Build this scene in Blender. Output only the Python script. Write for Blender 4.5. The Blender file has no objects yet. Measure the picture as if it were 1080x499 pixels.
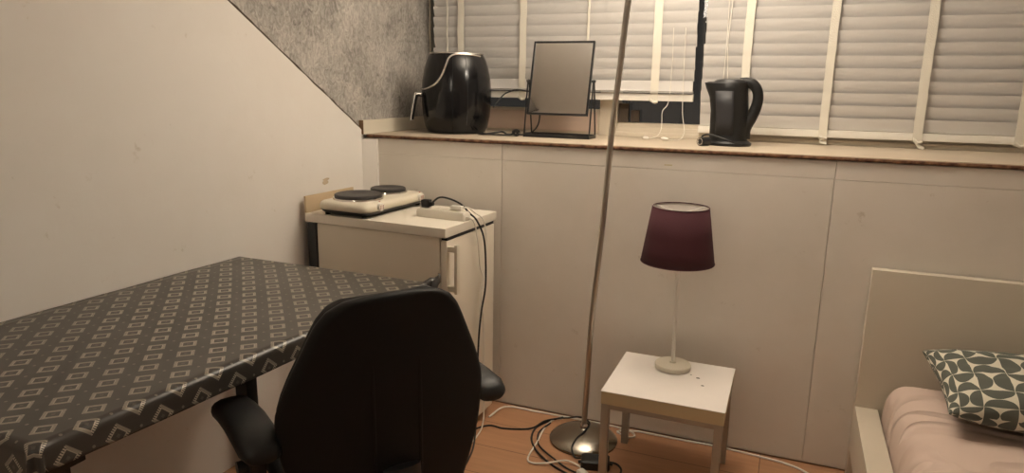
import bpy, bmesh, math, random
from mathutils import Vector, Matrix, noise
random.seed(7)
PI = math.pi
S = bpy.context.scene
COL = S.collection
V = Vector

# ---------------------------------------------------------------- materials
def newmat(name):
    m = bpy.data.materials.new(name); m.use_nodes = True
    nt = m.node_tree
    return m, nt, nt.nodes['Principled BSDF']

def mat(name, col, rough=0.5, metal=0.0, var=0.0, vscale=8.0, bump=0.0, bscale=60.0, spec=0.5, coat=0.0, trans=0.0, stretch=None):
    m, nt, b = newmat(name)
    b.inputs['Base Color'].default_value = (*col, 1)
    b.inputs['Roughness'].default_value = rough
    b.inputs['Metallic'].default_value = metal
    b.inputs['Specular IOR Level'].default_value = spec
    b.inputs['Coat Weight'].default_value = coat
    tc = nt.nodes.new('ShaderNodeTexCoord')
    mp = nt.nodes.new('ShaderNodeMapping'); nt.links.new(tc.outputs['Object'], mp.inputs[0])
    if stretch: mp.inputs['Scale'].default_value = stretch
    n = nt.nodes.new('ShaderNodeTexNoise'); n.inputs['Scale'].default_value = vscale; n.inputs['Detail'].default_value = 5
    nt.links.new(mp.outputs[0], n.inputs['Vector'])
    mx = nt.nodes.new('ShaderNodeMix'); mx.data_type = 'RGBA'
    d = max(var, 0.02)
    mx.inputs['A'].default_value = (*[c*(1-d) for c in col], 1)
    mx.inputs['B'].default_value = (*[min(1, c*(1+d)) for c in col], 1)
    nt.links.new(n.outputs['Fac'], mx.inputs['Factor'])
    nt.links.new(mx.outputs['Result'], b.inputs['Base Color'])
    if bump > 0:
        n2 = nt.nodes.new('ShaderNodeTexNoise'); n2.inputs['Scale'].default_value = bscale; n2.inputs['Detail'].default_value = 6
        nt.links.new(mp.outputs[0], n2.inputs['Vector'])
        bp = nt.nodes.new('ShaderNodeBump'); bp.inputs['Strength'].default_value = bump; bp.inputs['Distance'].default_value = 0.01
        nt.links.new(n2.outputs['Fac'], bp.inputs['Height']); nt.links.new(bp.outputs['Normal'], b.inputs['Normal'])
    return m

M = {}
def wall_mat(name, base, stain, seed=0.0):
    m, nt, b = newmat(name)
    b.inputs['Roughness'].default_value = 0.62
    tc = nt.nodes.new('ShaderNodeTexCoord')
    mp = nt.nodes.new('ShaderNodeMapping'); nt.links.new(tc.outputs['Object'], mp.inputs[0]); mp.inputs['Location'].default_value = (seed, seed*.7, seed*.3)
    n = nt.nodes.new('ShaderNodeTexNoise'); n.inputs['Scale'].default_value = 2.3; n.inputs['Detail'].default_value = 6; n.inputs['Roughness'].default_value = 0.6
    nt.links.new(mp.outputs[0], n.inputs['Vector'])
    r = nt.nodes.new('ShaderNodeValToRGB'); r.color_ramp.elements[0].position = 0.36; r.color_ramp.elements[1].position = 0.62
    r.color_ramp.elements[0].color = (*stain, 1); r.color_ramp.elements[1].color = (*base, 1)
    nt.links.new(n.outputs['Fac'], r.inputs[0])
    # small scuffs and specks
    n3 = nt.nodes.new('ShaderNodeTexNoise'); n3.inputs['Scale'].default_value = 14; n3.inputs['Detail'].default_value = 8; n3.inputs['Roughness'].default_value = .7
    nt.links.new(mp.outputs[0], n3.inputs['Vector'])
    r3 = nt.nodes.new('ShaderNodeValToRGB'); r3.color_ramp.elements[0].position = 0.27; r3.color_ramp.elements[1].position = 0.36
    r3.color_ramp.elements[0].color = (.78, .74, .68, 1); r3.color_ramp.elements[1].color = (1, 1, 1, 1)
    nt.links.new(n3.outputs['Fac'], r3.inputs[0])
    mul = nt.nodes.new('ShaderNodeMix'); mul.data_type = 'RGBA'; mul.blend_type = 'MULTIPLY'; mul.inputs['Factor'].default_value = 1
    nt.links.new(r.outputs[0], mul.inputs['A']); nt.links.new(r3.outputs[0], mul.inputs['B'])
    nt.links.new(mul.outputs['Result'], b.inputs['Base Color'])
    n2 = nt.nodes.new('ShaderNodeTexNoise'); n2.inputs['Scale'].default_value = 6; n2.inputs['Detail'].default_value = 7
    nt.links.new(mp.outputs[0], n2.inputs['Vector'])
    bp = nt.nodes.new('ShaderNodeBump'); bp.inputs['Strength'].default_value = 0.22; bp.inputs['Distance'].default_value = 0.012
    nt.links.new(n2.outputs['Fac'], bp.inputs['Height']); nt.links.new(bp.outputs['Normal'], b.inputs['Normal'])
    return m
M['wall'] = wall_mat('painted_board', (.76, .705, .635), (.71, .655, .58))
M['wall_l'] = wall_mat('painted_board_left', (.80, .76, .71), (.77, .725, .67), 3.0)
M['ceiling'] = mat('ceiling_paint', (.84, .81, .76), .8, var=.03)
M['cream'] = mat('cream_lacquer', (.74, .68, .56), .42, var=.04, vscale=5)
M['frame_wood'] = mat('window_paint', (.60, .53, .43), .5, var=.07, vscale=7, bump=.1)
M['frame_reflect'] = mat('window_rail_reflection', (.55, .42, .34), .5, var=.08, vscale=9)  # reddish reflection on the cream rail, painted as colour
M['fridge'] = mat('fridge_enamel', (.74, .67, .555), .4, var=.03, vscale=4)
M['door'] = mat('fridge_door_enamel', (.74, .67, .56), .38, var=.03, vscale=4)
M['worktop'] = mat('worktop_laminate', (.76, .70, .60), .38, var=.04, vscale=6)
M['white_lac'] = mat('white_lacquer', (.80, .765, .70), .35, var=.03, vscale=6)
M['white_plastic'] = mat('white_plastic', (.82, .78, .71), .35)
M['cream_plastic'] = mat('cream_plastic', (.68, .62, .50), .32, var=.03)
M['edge_beige'] = mat('beige_edge_band', (.58, .49, .31), .5, var=.05)
M['black_plastic'] = mat('black_plastic', (.012, .012, .013), .32)
M['black_gloss'] = mat('black_gloss', (.007, .007, .008), .17, coat=.0, spec=.4)
M['black_soft'] = mat('black_soft', (.010, .010, .010), .45, spec=.4)
M['chair_shell'] = mat('chair_shell', (.0075, .007, .0065), .55, bump=.12, bscale=400, spec=.22)
M['chair_fabric'] = mat('chair_fabric', (.014, .013, .012), .9, bump=.3, bscale=500)
M['rubber'] = mat('rubber', (.010, .010, .010), .5)
M['iron'] = mat('cast_iron_plate', (.030, .028, .027), .5, bump=.1, bscale=200)
M['silver'] = mat('silver_trim', (.72, .70, .66), .25, metal=.9)
M['chrome'] = mat('chrome', (.75, .73, .70), .14, metal=1)
M['steel'] = mat('brushed_steel', (.50, .47, .42), .30, metal=1, var=.10, vscale=40, stretch=(1, 1, .1))
M['steel_base'] = mat('brushed_steel_base', (.36, .33, .28), .24, metal=1, var=.1, vscale=30)
M['grey_metal'] = mat('grey_painted_metal', (.40, .36, .30), .45, metal=.35, var=.04)
M['shade'] = mat('burgundy_fabric', (.064, .013, .020), .85, bump=.2, bscale=350)
M['shade_in'] = mat('shade_lining', (.75, .68, .62), .7)
def mat_sheet():
    m = mat('pink_beige_sheet', (.62, .48, .405), .85, var=.03)
    nt = m.node_tree; b = nt.nodes['Principled BSDF']
    tc = nt.nodes.new('ShaderNodeTexCoord'); mp = nt.nodes.new('ShaderNodeMapping'); nt.links.new(tc.outputs['Object'], mp.inputs[0])
    mp.inputs['Rotation'].default_value = (0, 0, .9); mp.inputs['Scale'].default_value = (.8, 2.1, 1)
    n = nt.nodes.new('ShaderNodeTexNoise'); n.inputs['Scale'].default_value = 3.4; n.inputs['Detail'].default_value = 1.5; n.inputs['Distortion'].default_value = .7
    nt.links.new(mp.outputs[0], n.inputs['Vector'])
    r = nt.nodes.new('ShaderNodeValToRGB'); r.color_ramp.elements[0].position = .42; r.color_ramp.elements[1].position = .60
    nt.links.new(n.outputs['Fac'], r.inputs[0])
    bp = nt.nodes.new('ShaderNodeBump'); bp.inputs['Strength'].default_value = .8; bp.inputs['Distance'].default_value = .035
    nt.links.new(r.outputs[0], bp.inputs['Height']); nt.links.new(bp.outputs['Normal'], b.inputs['Normal'])
    return m
M['sheet'] = mat_sheet()
M['bed'] = mat('bed_lacquer', (.60, .535, .435), .45, var=.03)
M['plank_end'] = mat('raw_plank_end', (.28, .17, .09), .8, var=.15, vscale=60)
M['dark_wood'] = mat('dark_underside', (.07, .05, .035), .8)
M['tape'] = mat('cotton_tape', (.70, .66, .57), .8, bump=.2, bscale=300)
M['cord_white'] = mat('white_cord', (.80, .76, .68), .5)
M['red_clip'] = mat('red_marking', (.45, .06, .04), .5)

# blinds: slightly sheeny painted slats
M['slat'] = mat('painted_slat', (.64, .615, .59), .42, var=.025, vscale=3, stretch=(.4, 1, 8))

def mat_mirror():
    m, nt, b = newmat('mirror_glass')
    b.inputs['Metallic'].default_value = 1; b.inputs['Roughness'].default_value = 0.03
    tc = nt.nodes.new('ShaderNodeTexCoord'); n = nt.nodes.new('ShaderNodeTexNoise'); n.inputs['Scale'].default_value = 30
    nt.links.new(tc.outputs['Object'], n.inputs['Vector'])
    r = nt.nodes.new('ShaderNodeValToRGB'); r.color_ramp.elements[0].color = (.92, .91, .88, 1); r.color_ramp.elements[1].color = (.95, .94, .92, 1)
    nt.links.new(n.outputs['Fac'], r.inputs[0]); nt.links.new(r.outputs[0], b.inputs['Base Color'])
    return m
M['mirror'] = mat_mirror()

def mat_glass():
    m, nt, b = newmat('window_glass')
    b.inputs['Base Color'].default_value = (.9, .92, .92, 1); b.inputs['Roughness'].default_value = .02
    b.inputs['Transmission Weight'].default_value = 1; b.inputs['IOR'].default_value = 1.45
    n = nt.nodes.new('ShaderNodeTexNoise'); n.inputs['Scale'].default_value = 4
    bp = nt.nodes.new('ShaderNodeBump'); bp.inputs['Strength'].default_value = .02
    nt.links.new(n.outputs['Fac'], bp.inputs['Height']); nt.links.new(bp.outputs['Normal'], b.inputs['Normal'])
    return m
M['glass'] = mat_glass()

def mat_emit(name, col, strength):
    m, nt, b = newmat(name)
    b.inputs['Base Color'].default_value = (.8, .78, .7, 1)
    b.inputs['Emission Color'].default_value = (*col, 1); b.inputs['Emission Strength'].default_value = strength
    n = nt.nodes.new('ShaderNodeTexNoise'); n.inputs['Scale'].default_value = 2
    return m

def mat_carpet():
    m, nt, b = newmat('grey_wool_carpet')
    b.inputs['Roughness'].default_value = .95; b.inputs['Specular IOR Level'].default_value = .1
    tc = nt.nodes.new('ShaderNodeTexCoord')
    mp = nt.nodes.new('ShaderNodeMapping'); nt.links.new(tc.outputs['Object'], mp.inputs[0])
    n1 = nt.nodes.new('ShaderNodeTexNoise'); n1.inputs['Scale'].default_value = 5; n1.inputs['Detail'].default_value = 4
    n2 = nt.nodes.new('ShaderNodeTexNoise'); n2.inputs['Scale'].default_value = 42; n2.inputs['Detail'].default_value = 8; n2.inputs['Roughness'].default_value = .75; n2.inputs['Distortion'].default_value = 1.6
    mp2 = nt.nodes.new('ShaderNodeMapping'); nt.links.new(tc.outputs['Object'], mp2.inputs[0]); mp2.inputs['Scale'].default_value = (1, .9, .62); mp2.inputs['Rotation'].default_value = (.35, 0, 0)
    nt.links.new(mp.outputs[0], n1.inputs['Vector']); nt.links.new(mp2.outputs[0], n2.inputs['Vector'])
    add = nt.nodes.new('ShaderNodeMath'); add.operation = 'MULTIPLY_ADD'; add.inputs[1].default_value = .35
    nt.links.new(n1.outputs['Fac'], add.inputs[0])
    sc = nt.nodes.new('ShaderNodeMath'); sc.operation = 'MULTIPLY'; sc.inputs[1].default_value = .75
    nt.links.new(n2.outputs['Fac'], sc.inputs[0]); nt.links.new(sc.outputs[0], add.inputs[2])
    r = nt.nodes.new('ShaderNodeValToRGB'); e = r.color_ramp.elements
    e[0].position = .36; e[0].color = (.17, .155, .14, 1); e[1].position = .70; e[1].color = (.64, .60, .55, 1)
    nt.links.new(add.outputs[0], r.inputs[0]); nt.links.new(r.outputs[0], b.inputs['Base Color'])
    bp = nt.nodes.new('ShaderNodeBump'); bp.inputs['Strength'].default_value = .8; bp.inputs['Distance'].default_value = .01
    nt.links.new(n2.outputs['Fac'], bp.inputs['Height']); nt.links.new(bp.outputs['Normal'], b.inputs['Normal'])
    return m
M['carpet'] = mat_carpet()

def mat_chipboard():
    m, nt, b = newmat('chipboard_edge')
    b.inputs['Roughness'].default_value = .85
    tc = nt.nodes.new('ShaderNodeTexCoord')
    n = nt.nodes.new('ShaderNodeTexNoise'); n.inputs['Scale'].default_value = 45; n.inputs['Detail'].default_value = 5
    nt.links.new(tc.outputs['Object'], n.inputs['Vector'])
    r = nt.nodes.new('ShaderNodeValToRGB'); e = r.color_ramp.elements
    e[0].position = .35; e[0].color = (.07, .022, .012, 1); e[1].position = .72; e[1].color = (.30, .16, .085, 1)
    nt.links.new(n.outputs['Fac'], r.inputs[0]); nt.links.new(r.outputs[0], b.inputs['Base Color'])
    return m
M['chip'] = mat_chipboard()
M['sill'] = mat('sill_laminate', (.46, .385, .295), .55, var=.10, vscale=9, bump=.1, bscale=20)

def mat_floor():
    m, nt, b = newmat('laminate_floor')
    b.inputs['Roughness'].default_value = .38
    tc = nt.nodes.new('ShaderNodeTexCoord')
    mp = nt.nodes.new('ShaderNodeMapping'); nt.links.new(tc.outputs['Object'], mp.inputs[0])
    br = nt.nodes.new('ShaderNodeTexBrick')
    br.inputs['Scale'].default_value = 1; br.inputs['Brick Width'].default_value = 1.25; br.inputs['Row Height'].default_value = .19
    br.inputs['Mortar Size'].default_value = .0016; br.inputs['Color1'].default_value = (.50, .275, .155, 1); br.inputs['Color2'].default_value = (.44, .24, .135, 1)
    br.inputs['Mortar'].default_value = (.12, .055, .03, 1)
    nt.links.new(mp.outputs[0], br.inputs['Vector'])
    mp2 = nt.nodes.new('ShaderNodeMapping'); nt.links.new(tc.outputs['Object'], mp2.inputs[0]); mp2.inputs['Scale'].default_value = (1.2, 14, 1)
    n = nt.nodes.new('ShaderNodeTexNoise'); n.inputs['Scale'].default_value = 3; n.inputs['Detail'].default_value = 7; n.inputs['Distortion'].default_value = .6
    nt.links.new(mp2.outputs[0], n.inputs['Vector'])
    r = nt.nodes.new('ShaderNodeValToRGB'); r.color_ramp.elements[0].color = (.75, .72, .68, 1); r.color_ramp.elements[1].color = (1.15, 1.12, 1.08, 1)
    nt.links.new(n.outputs['Fac'], r.inputs[0])
    mul = nt.nodes.new('ShaderNodeMix'); mul.data_type = 'RGBA'; mul.blend_type = 'MULTIPLY'; mul.inputs['Factor'].default_value = 1
    nt.links.new(br.outputs['Color'], mul.inputs['A']); nt.links.new(r.outputs[0], mul.inputs['B']); nt.links.new(mul.outputs['Result'], b.inputs['Base Color'])
    return m
M['floor'] = mat_floor()

# math node helper
class G:
    def __init__(s, nt): s.nt = nt
    def m(s, op, a, b=None, c=None):
        n = s.nt.nodes.new('ShaderNodeMath'); n.operation = op
        for i, x in enumerate((a, b, c)):
            if x is None: continue
            if isinstance(x, (int, float)): n.inputs[i].default_value = x
            else: s.nt.links.new(x, n.inputs[i])
        return n.outputs[0]

def mat_tablecloth():
    m, nt, b = newmat('patterned_oilcloth')
    g = G(nt)
    tc = nt.nodes.new('ShaderNodeTexCoord')
    mp = nt.nodes.new('ShaderNodeMapping'); mp.inputs['Rotation'].default_value = (0, 0, math.radians(45)); c = 1/.0655
    mp.inputs['Scale'].default_value = (c, c, c)
    nt.links.new(tc.outputs['UV'], mp.inputs[0])
    sp = nt.nodes.new('ShaderNodeSeparateXYZ'); nt.links.new(mp.outputs[0], sp.inputs[0])
    fx = g.m('SUBTRACT', g.m('FRACT', sp.outputs[0]), .5); fy = g.m('SUBTRACT', g.m('FRACT', sp.outputs[1]), .5)
    ax = g.m('ABSOLUTE', fx); ay = g.m('ABSOLUTE', fy)
    d = g.m('MAXIMUM', ax, ay)                      # square distance
    outer = g.m('LESS_THAN', d, .275); inner = g.m('GREATER_THAN', d, .165)
    frame = g.m('MULTIPLY', outer, inner)
    # dashes along the outer edge of the frame
    # comb-like ticks along every side of the frame, a solid thin line inside
    sel = g.m('GREATER_THAN', ax, ay)
    along = g.m('ADD', g.m('MULTIPLY', sel, fy), g.m('MULTIPLY', g.m('SUBTRACT', 1, sel), fx))
    dash = g.m('GREATER_THAN', g.m('FRACT', g.m('MULTIPLY', g.m('ADD', along, 1), 15.0)), .42)
    solid = g.m('MULTIPLY', g.m('LESS_THAN', d, .19), g.m('GREATER_THAN', d, .165))
    fr = g.m('MULTIPLY', frame, g.m('MAXIMUM', g.m('MULTIPLY', dash, g.m('ADD', .45, g.m('MULTIPLY', g.m('SUBTRACT', 1, sel), .55))), g.m('MULTIPLY', solid, .8)))
    fr = g.m('MAXIMUM', fr, g.m('MULTIPLY', g.m('MULTIPLY', frame, sel), .55))
    # little dots in the gaps (cell corners)
    cx = g.m('SUBTRACT', .5, ax); cy = g.m('SUBTRACT', .5, ay)
    dot = g.m('LESS_THAN', g.m('ADD', g.m('MULTIPLY', cx, cx), g.m('MULTIPLY', cy, cy)), .0022)
    core = g.m('LESS_THAN', d, .05)
    f = g.m('MAXIMUM', fr, g.m('MAXIMUM', g.m('MULTIPLY', dot, .35), g.m('MULTIPLY', core, .12)))
    n = nt.nodes.new('ShaderNodeTexNoise'); n.inputs['Scale'].default_value = 6; nt.links.new(tc.outputs['UV'], n.inputs['Vector'])
    base = nt.nodes.new('ShaderNodeMix'); base.data_type = 'RGBA'
    base.inputs['A'].default_value = (.036, .031, .027, 1); base.inputs['B'].default_value = (.048, .041, .035, 1); nt.links.new(n.outputs['Fac'], base.inputs['Factor'])
    mx = nt.nodes.new('ShaderNodeMix'); mx.data_type = 'RGBA'; mx.inputs['B'].default_value = (.40, .36, .285, 1)
    nt.links.new(base.outputs['Result'], mx.inputs['A']); nt.links.new(f, mx.inputs['Factor'])
    nt.links.new(mx.outputs['Result'], b.inputs['Base Color'])
    b.inputs['Roughness'].default_value = .33; b.inputs['Specular IOR Level'].default_value = .5
    n2 = nt.nodes.new('ShaderNodeTexNoise'); n2.inputs['Scale'].default_value = 3.5; n2.inputs['Detail'].default_value = 3; nt.links.new(tc.outputs['UV'], n2.inputs['Vector'])
    bp = nt.nodes.new('ShaderNodeBump'); bp.inputs['Strength'].default_value = .25; bp.inputs['Distance'].default_value = .01
    nt.links.new(n2.outputs['Fac'], bp.inputs['Height']); nt.links.new(bp.outputs['Normal'], b.inputs['Normal'])
    return m
M['cloth'] = mat_tablecloth()
M['cloth_back'] = mat('oilcloth_backing', (.62, .58, .52), .4)

def mat_pillow():
    m, nt, b = newmat('leaf_print_cotton')
    g = G(nt)
    tc = nt.nodes.new('ShaderNodeTexCoord'); mp = nt.nodes.new('ShaderNodeMapping'); c = 1/.077
    mp.inputs['Scale'].default_value = (c, c, c); mp.inputs['Location'].default_value = (.62, .30, 0)
    nt.links.new(tc.outputs['UV'], mp.inputs[0])
    sp = nt.nodes.new('ShaderNodeSeparateXYZ'); nt.links.new(mp.outputs[0], sp.inputs[0])
    X, Y = sp.outputs[0], sp.outputs[1]
    fx = g.m('MULTIPLY', g.m('SUBTRACT', g.m('FRACT', X), .5), 2); fy = g.m('MULTIPLY', g.m('SUBTRACT', g.m('FRACT', Y), .5), 2)
    par = g.m('MODULO', g.m('ADD', g.m('ADD', g.m('FLOOR', X), g.m('FLOOR', Y)), 100), 2)
    par = g.m('GREATER_THAN', par, .5)
    def lens(a, c2):    # two half discs standing on opposite edges of the cell
        k = g.m('SUBTRACT', 1, g.m('ABSOLUTE', a))
        return g.m('LESS_THAN', g.m('ADD', g.m('MULTIPLY', k, k), g.m('MULTIPLY', c2, c2)), .97)
    A = lens(fx, fy); B = lens(fy, fx)
    seam = g.m('LESS_THAN', g.m('MAXIMUM', g.m('ABSOLUTE', fx), g.m('ABSOLUTE', fy)), .985)
    f = g.m('ADD', g.m('MULTIPLY', A, par), g.m('MULTIPLY', B, g.m('SUBTRACT', 1, par)))
    f = g.m('MULTIPLY', f, seam)
    mx = nt.nodes.new('ShaderNodeMix'); mx.data_type = 'RGBA'
    mx.inputs['A'].default_value = (.66, .62, .51, 1); mx.inputs['B'].default_value = (.10, .107, .088, 1)
    nt.links.new(f, mx.inputs['Factor']); nt.links.new(mx.outputs['Result'], b.inputs['Base Color'])
    b.inputs['Roughness'].default_value = .9
    n2 = nt.nodes.new('ShaderNodeTexNoise'); n2.inputs['Scale'].default_value = 14; n2.inputs['Detail'].default_value = 4; nt.links.new(tc.outputs['UV'], n2.inputs['Vector'])
    bp = nt.nodes.new('ShaderNodeBump'); bp.inputs['Strength'].default_value = .5; bp.inputs['Distance'].default_value = .012
    nt.links.new(n2.outputs['Fac'], bp.inputs['Height']); nt.links.new(bp.outputs['Normal'], b.inputs['Normal'])
    return m
M['pillow'] = mat_pillow()

# ---------------------------------------------------------------- geometry helpers
def box(bm, x0, x1, y0, y1, z0, z1, bev=0.0, seg=2):
    vs = [bm.verts.new((x, y, z)) for x in (x0, x1) for y in (y0, y1) for z in (z0, z1)]
    idx = [(0, 1, 3, 2), (4, 6, 7, 5), (0, 4, 5, 1), (2, 3, 7, 6), (0, 2, 6, 4), (1, 5, 7, 3)]
    fs = [bm.faces.new([vs[i] for i in f]) for f in idx]
    bmesh.ops.recalc_face_normals(bm, faces=fs)
    if bev > 0:
        es = list({e for f in fs for e in f.edges})
        bmesh.ops.bevel(bm, geom=es, offset=bev, segments=seg, affect='EDGES', profile=.7)
    return vs

def lathe(bm, prof, c=(0, 0, 0), n=48, cap=True, sx=1, sy=1):
    rings = []
    for r, z in prof:
        rings.append([bm.verts.new((c[0]+sx*r*math.cos(2*PI*k/n), c[1]+sy*r*math.sin(2*PI*k/n), c[2]+z)) for k in range(n)])
    for a, b in zip(rings, rings[1:]):
        for k in range(n): bm.faces.new((a[k], a[(k+1) % n], b[(k+1) % n], b[k]))
    if cap:
        bm.faces.new(rings[0][::-1]); bm.faces.new(rings[-1])
    return rings

def catmull(pts, sub=8):
    P = [V(p) for p in pts]
    if len(P) < 3: return P
    P = [P[0]*2-P[1]] + P + [P[-1]*2-P[-2]]; out = []
    for i in range(1, len(P)-2):
        for s in range(sub):
            t = s/sub; a, b, c, d = P[i-1:i+3]
            out.append(.5*((2*b)+(c-a)*t+(2*a-5*b+4*c-d)*t*t+(3*b-a-3*c+d)*t**3))
    out.append(P[-2]); return out

def tube(bm, pts, r, n=10, smooth=True, flat=None, rads=None):
    """swept tube; r radius; flat=(a,b) gives an elliptical/rectangular-ish section in the local frame"""
    P = catmull(pts) if smooth else [V(p) for p in pts]
    up = V((0, 0, 1)); rings = []; prevN = None
    for i, p in enumerate(P):
        t = (P[min(i+1, len(P)-1)]-P[max(i-1, 0)]).normalized()
        if prevN is None:
            nn = t.cross(up)
            if nn.length < .05: nn = t.cross(V((0, 1, 0)))
            nn.normalize()
        else:
            nn = (prevN - t*prevN.dot(t)).normalized()
        prevN = nn; bb = t.cross(nn)
        f = rads(i/(len(P)-1)) if rads else 1
        ra, rb = (flat if flat else (r, r))
        rings.append([bm.verts.new(p+nn*ra*f*math.cos(2*PI*k/n)+bb*rb*f*math.sin(2*PI*k/n)) for k in range(n)])
    for a, b in zip(rings, rings[1:]):
        for k in range(n): bm.faces.new((a[k], a[(k+1) % n], b[(k+1) % n], b[k]))
    bm.faces.new(rings[0][::-1]); bm.faces.new(rings[-1])

def loft(bm, rings, cap=True):
    R = [[bm.verts.new(p) for p in r] for r in rings]
    n = len(R[0])
    for a, b in zip(R, R[1:]):
        for k in range(n): bm.faces.new((a[k], a[(k+1) % n], b[(k+1) % n], b[k]))
    if cap: bm.faces.new(R[0][::-1]); bm.faces.new(R[-1])

def prism(bm, pts2, axis, a, b):
    """extrude an outline; axis 'x': pts are (y,z), 'y': (x,z), 'z': (x,y)"""
    def mkp(p, h): return {'x': (h, p[0], p[1]), 'y': (p[0], h, p[1]), 'z': (p[0], p[1], h)}[axis]
    A = [bm.verts.new(mkp(p, a)) for p in pts2]; B = [bm.verts.new(mkp(p, b)) for p in pts2]
    n = len(A)
    fs = [bm.faces.new(A), bm.faces.new(B[::-1])]
    for k in range(n): fs.append(bm.faces.new((A[k], B[k], B[(k+1) % n], A[(k+1) % n])))
    bmesh.ops.recalc_face_normals(bm, faces=fs)

def root_of(o):
    while o.parent: o = o.parent
    return o

def obj(name, bm, mats, parent=None, local=False, smooth=True, bevel=0, subd=0, solid=None, angle=35):
    bmesh.ops.recalc_face_normals(bm, faces=bm.faces) if not solid else None
    if parent is not None and not local:
        r = root_of(parent)
        mt = Matrix.Translation(r.location) @ r.rotation_euler.to_matrix().to_4x4()
        bm.transform(mt.inverted())
    me = bpy.data.meshes.new(name); bm.to_mesh(me); bm.free()
    for m_ in (mats if isinstance(mats, (list, tuple)) else [mats]): me.materials.append(m_)
    if smooth:
        me.polygons.foreach_set('use_smooth', [True]*len(me.polygons))
        me.set_sharp_from_angle(angle=math.radians(angle))
    o = bpy.data.objects.new(name, me); COL.objects.link(o)
    if parent is not None: o.parent = parent
    if solid:
        s = o.modifiers.new('thick', 'SOLIDIFY'); s.thickness = solid[0]; s.offset = solid[1]
        if len(solid) > 2: s.material_offset = solid[2]; s.material_offset_rim = solid[2]
    if bevel:
        b = o.modifiers.new('bev', 'BEVEL'); b.width = bevel; b.segments = 3; b.limit_method = 'ANGLE'
    if subd:
        s = o.modifiers.new('sub', 'SUBSURF'); s.levels = subd; s.render_levels = subd
    return o

def thing(name, label, cat, loc=(0, 0, 0), rz=0, group=None):
    o = bpy.data.objects.new(name, None); COL.objects.link(o)
    o.location = loc; o.rotation_euler = (0, 0, rz); o.empty_display_size = .05
    o['label'] = label; o['category'] = cat
    if group: o['group'] = group
    return o
def tag(o, label, cat, group=None):
    o['label'] = label; o['category'] = cat
    if group: o['group'] = group
    return o
def rebase(o, loc):
    """moves a one-mesh thing's origin to loc"""
    o.data.transform(Matrix.Translation(-V(loc))); o.location = loc
    return o
def struct(name, bm, m, parent=None, **k):
    o = obj(name, bm, m, parent, **k)
    if parent is None: o['kind'] = 'structure'
    return o
B = bmesh.new

# ---------------------------------------------------------------- the room
YW = 2.653      # knee wall face
ZS = 1.18       # top of the sill
YG = 3.27       # window plane
XL = -1.775     # left end
XR = 1.95; YR = -1.5; ZC = 2.32
def xl(y): return -1.775 + (y-2.6)*(.075/1.6)      # the left wall runs slightly out of square

bm = B(); box(bm, -2.15, XR+.1, YR-.1, YW+.1, -.05, 0)
struct('floor', bm, M['floor'], smooth=False)
bm = B(); box(bm, -2.15, XR+.1, YR-.1, YG+.15, ZC, ZC+.05)
struct('ceiling', bm, M['ceiling'], smooth=False)
# knee wall built of boards with hairline joints
bm = B()
g = .0009
for x0, x1 in ((-1.735, -1.118), (-1.118, .15), (.15, 1.37), (1.37, XR)):
    for z0, z1 in ((.007, 1.098), (1.098, 1.163)):
        box(bm, x0+g, x1-g, YW, YW+.018, z0, z1-g, .0012, 1)
box(bm, -1.80, XR+.1, YW+.012, YW+.09, -.02, 1.160)
struct('wall_back', bm, M['wall'], smooth=False)
# left wall: board below the roof line, then a chamfered return into the corner
roof = [(YR, 1.202+.655*(2.60-YR)), (2.60, 1.202)]
def roofz(y): return 1.202+.655*(2.602-y)
bm = B()
n = 40
yt = 2.602-(ZC-1.202)/.655
front = [(YR, 0.0)]
top = []
ys = [2.602-(2.602-yt)*k/n for k in range(n+1)]
edge = [(y, min(ZC, roofz(y)+.004*noise.noise(V((y*22, 0, 3))))) for y in ys]
poly = [(YR, -.02), (2.602, -.02)] + edge + [(YR, ZC)]
A_ = [bm.verts.new((xl(y), y, z)) for y, z in poly]; B_ = [bm.verts.new((xl(y)-.016, y, z)) for y, z in poly]
bm.faces.new(A_); bm.faces.new(B_[::-1])
for k in range(len(A_)): bm.faces.new((A_[k], A_[(k+1) % len(A_)], B_[(k+1) % len(A_)], B_[k]))
# chamfered return
cz = 1.160
q = [(xl(2.602)-.016, 2.603), (xl(2.602), 2.603), (-1.722, 2.640), (-1.722, YW+.03), (-1.81, YW+.03)]
prism(bm, q, 'z', -.02, cz)
struct('wall_left', bm, M['wall_l'], smooth=False)
# carpeted dormer cheek behind the board edge
bm = B()
ny, nz = 150, 90
y0, y1, z0, z1 = .3, YG+.02, 1.10, ZC
grid = [[None]*(nz+1) for _ in range(ny+1)]
for i in range(ny+1):
    for j in range(nz+1):
        y = y0+(y1-y0)*i/ny; z = z0+(z1-z0)*j/nz
        d = .004*noise.noise(V((y*9, z*9, 1)))+.004*noise.noise(V((y*40, z*28, 5)))
        grid[i][j] = bm.verts.new((min(xl(y), XL)-.020+d, y, z))
for i in range(ny):
    for j in range(nz): bm.faces.new((grid[i][j], grid[i+1][j], grid[i+1][j+1], grid[i][j+1]))
bmesh.ops.reverse_faces(bm, faces=bm.faces) if bm.faces[:][0].normal.x < -2 else None
struct('wall_dormer_left', bm, M['carpet'], solid=(.03, -1))
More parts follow.
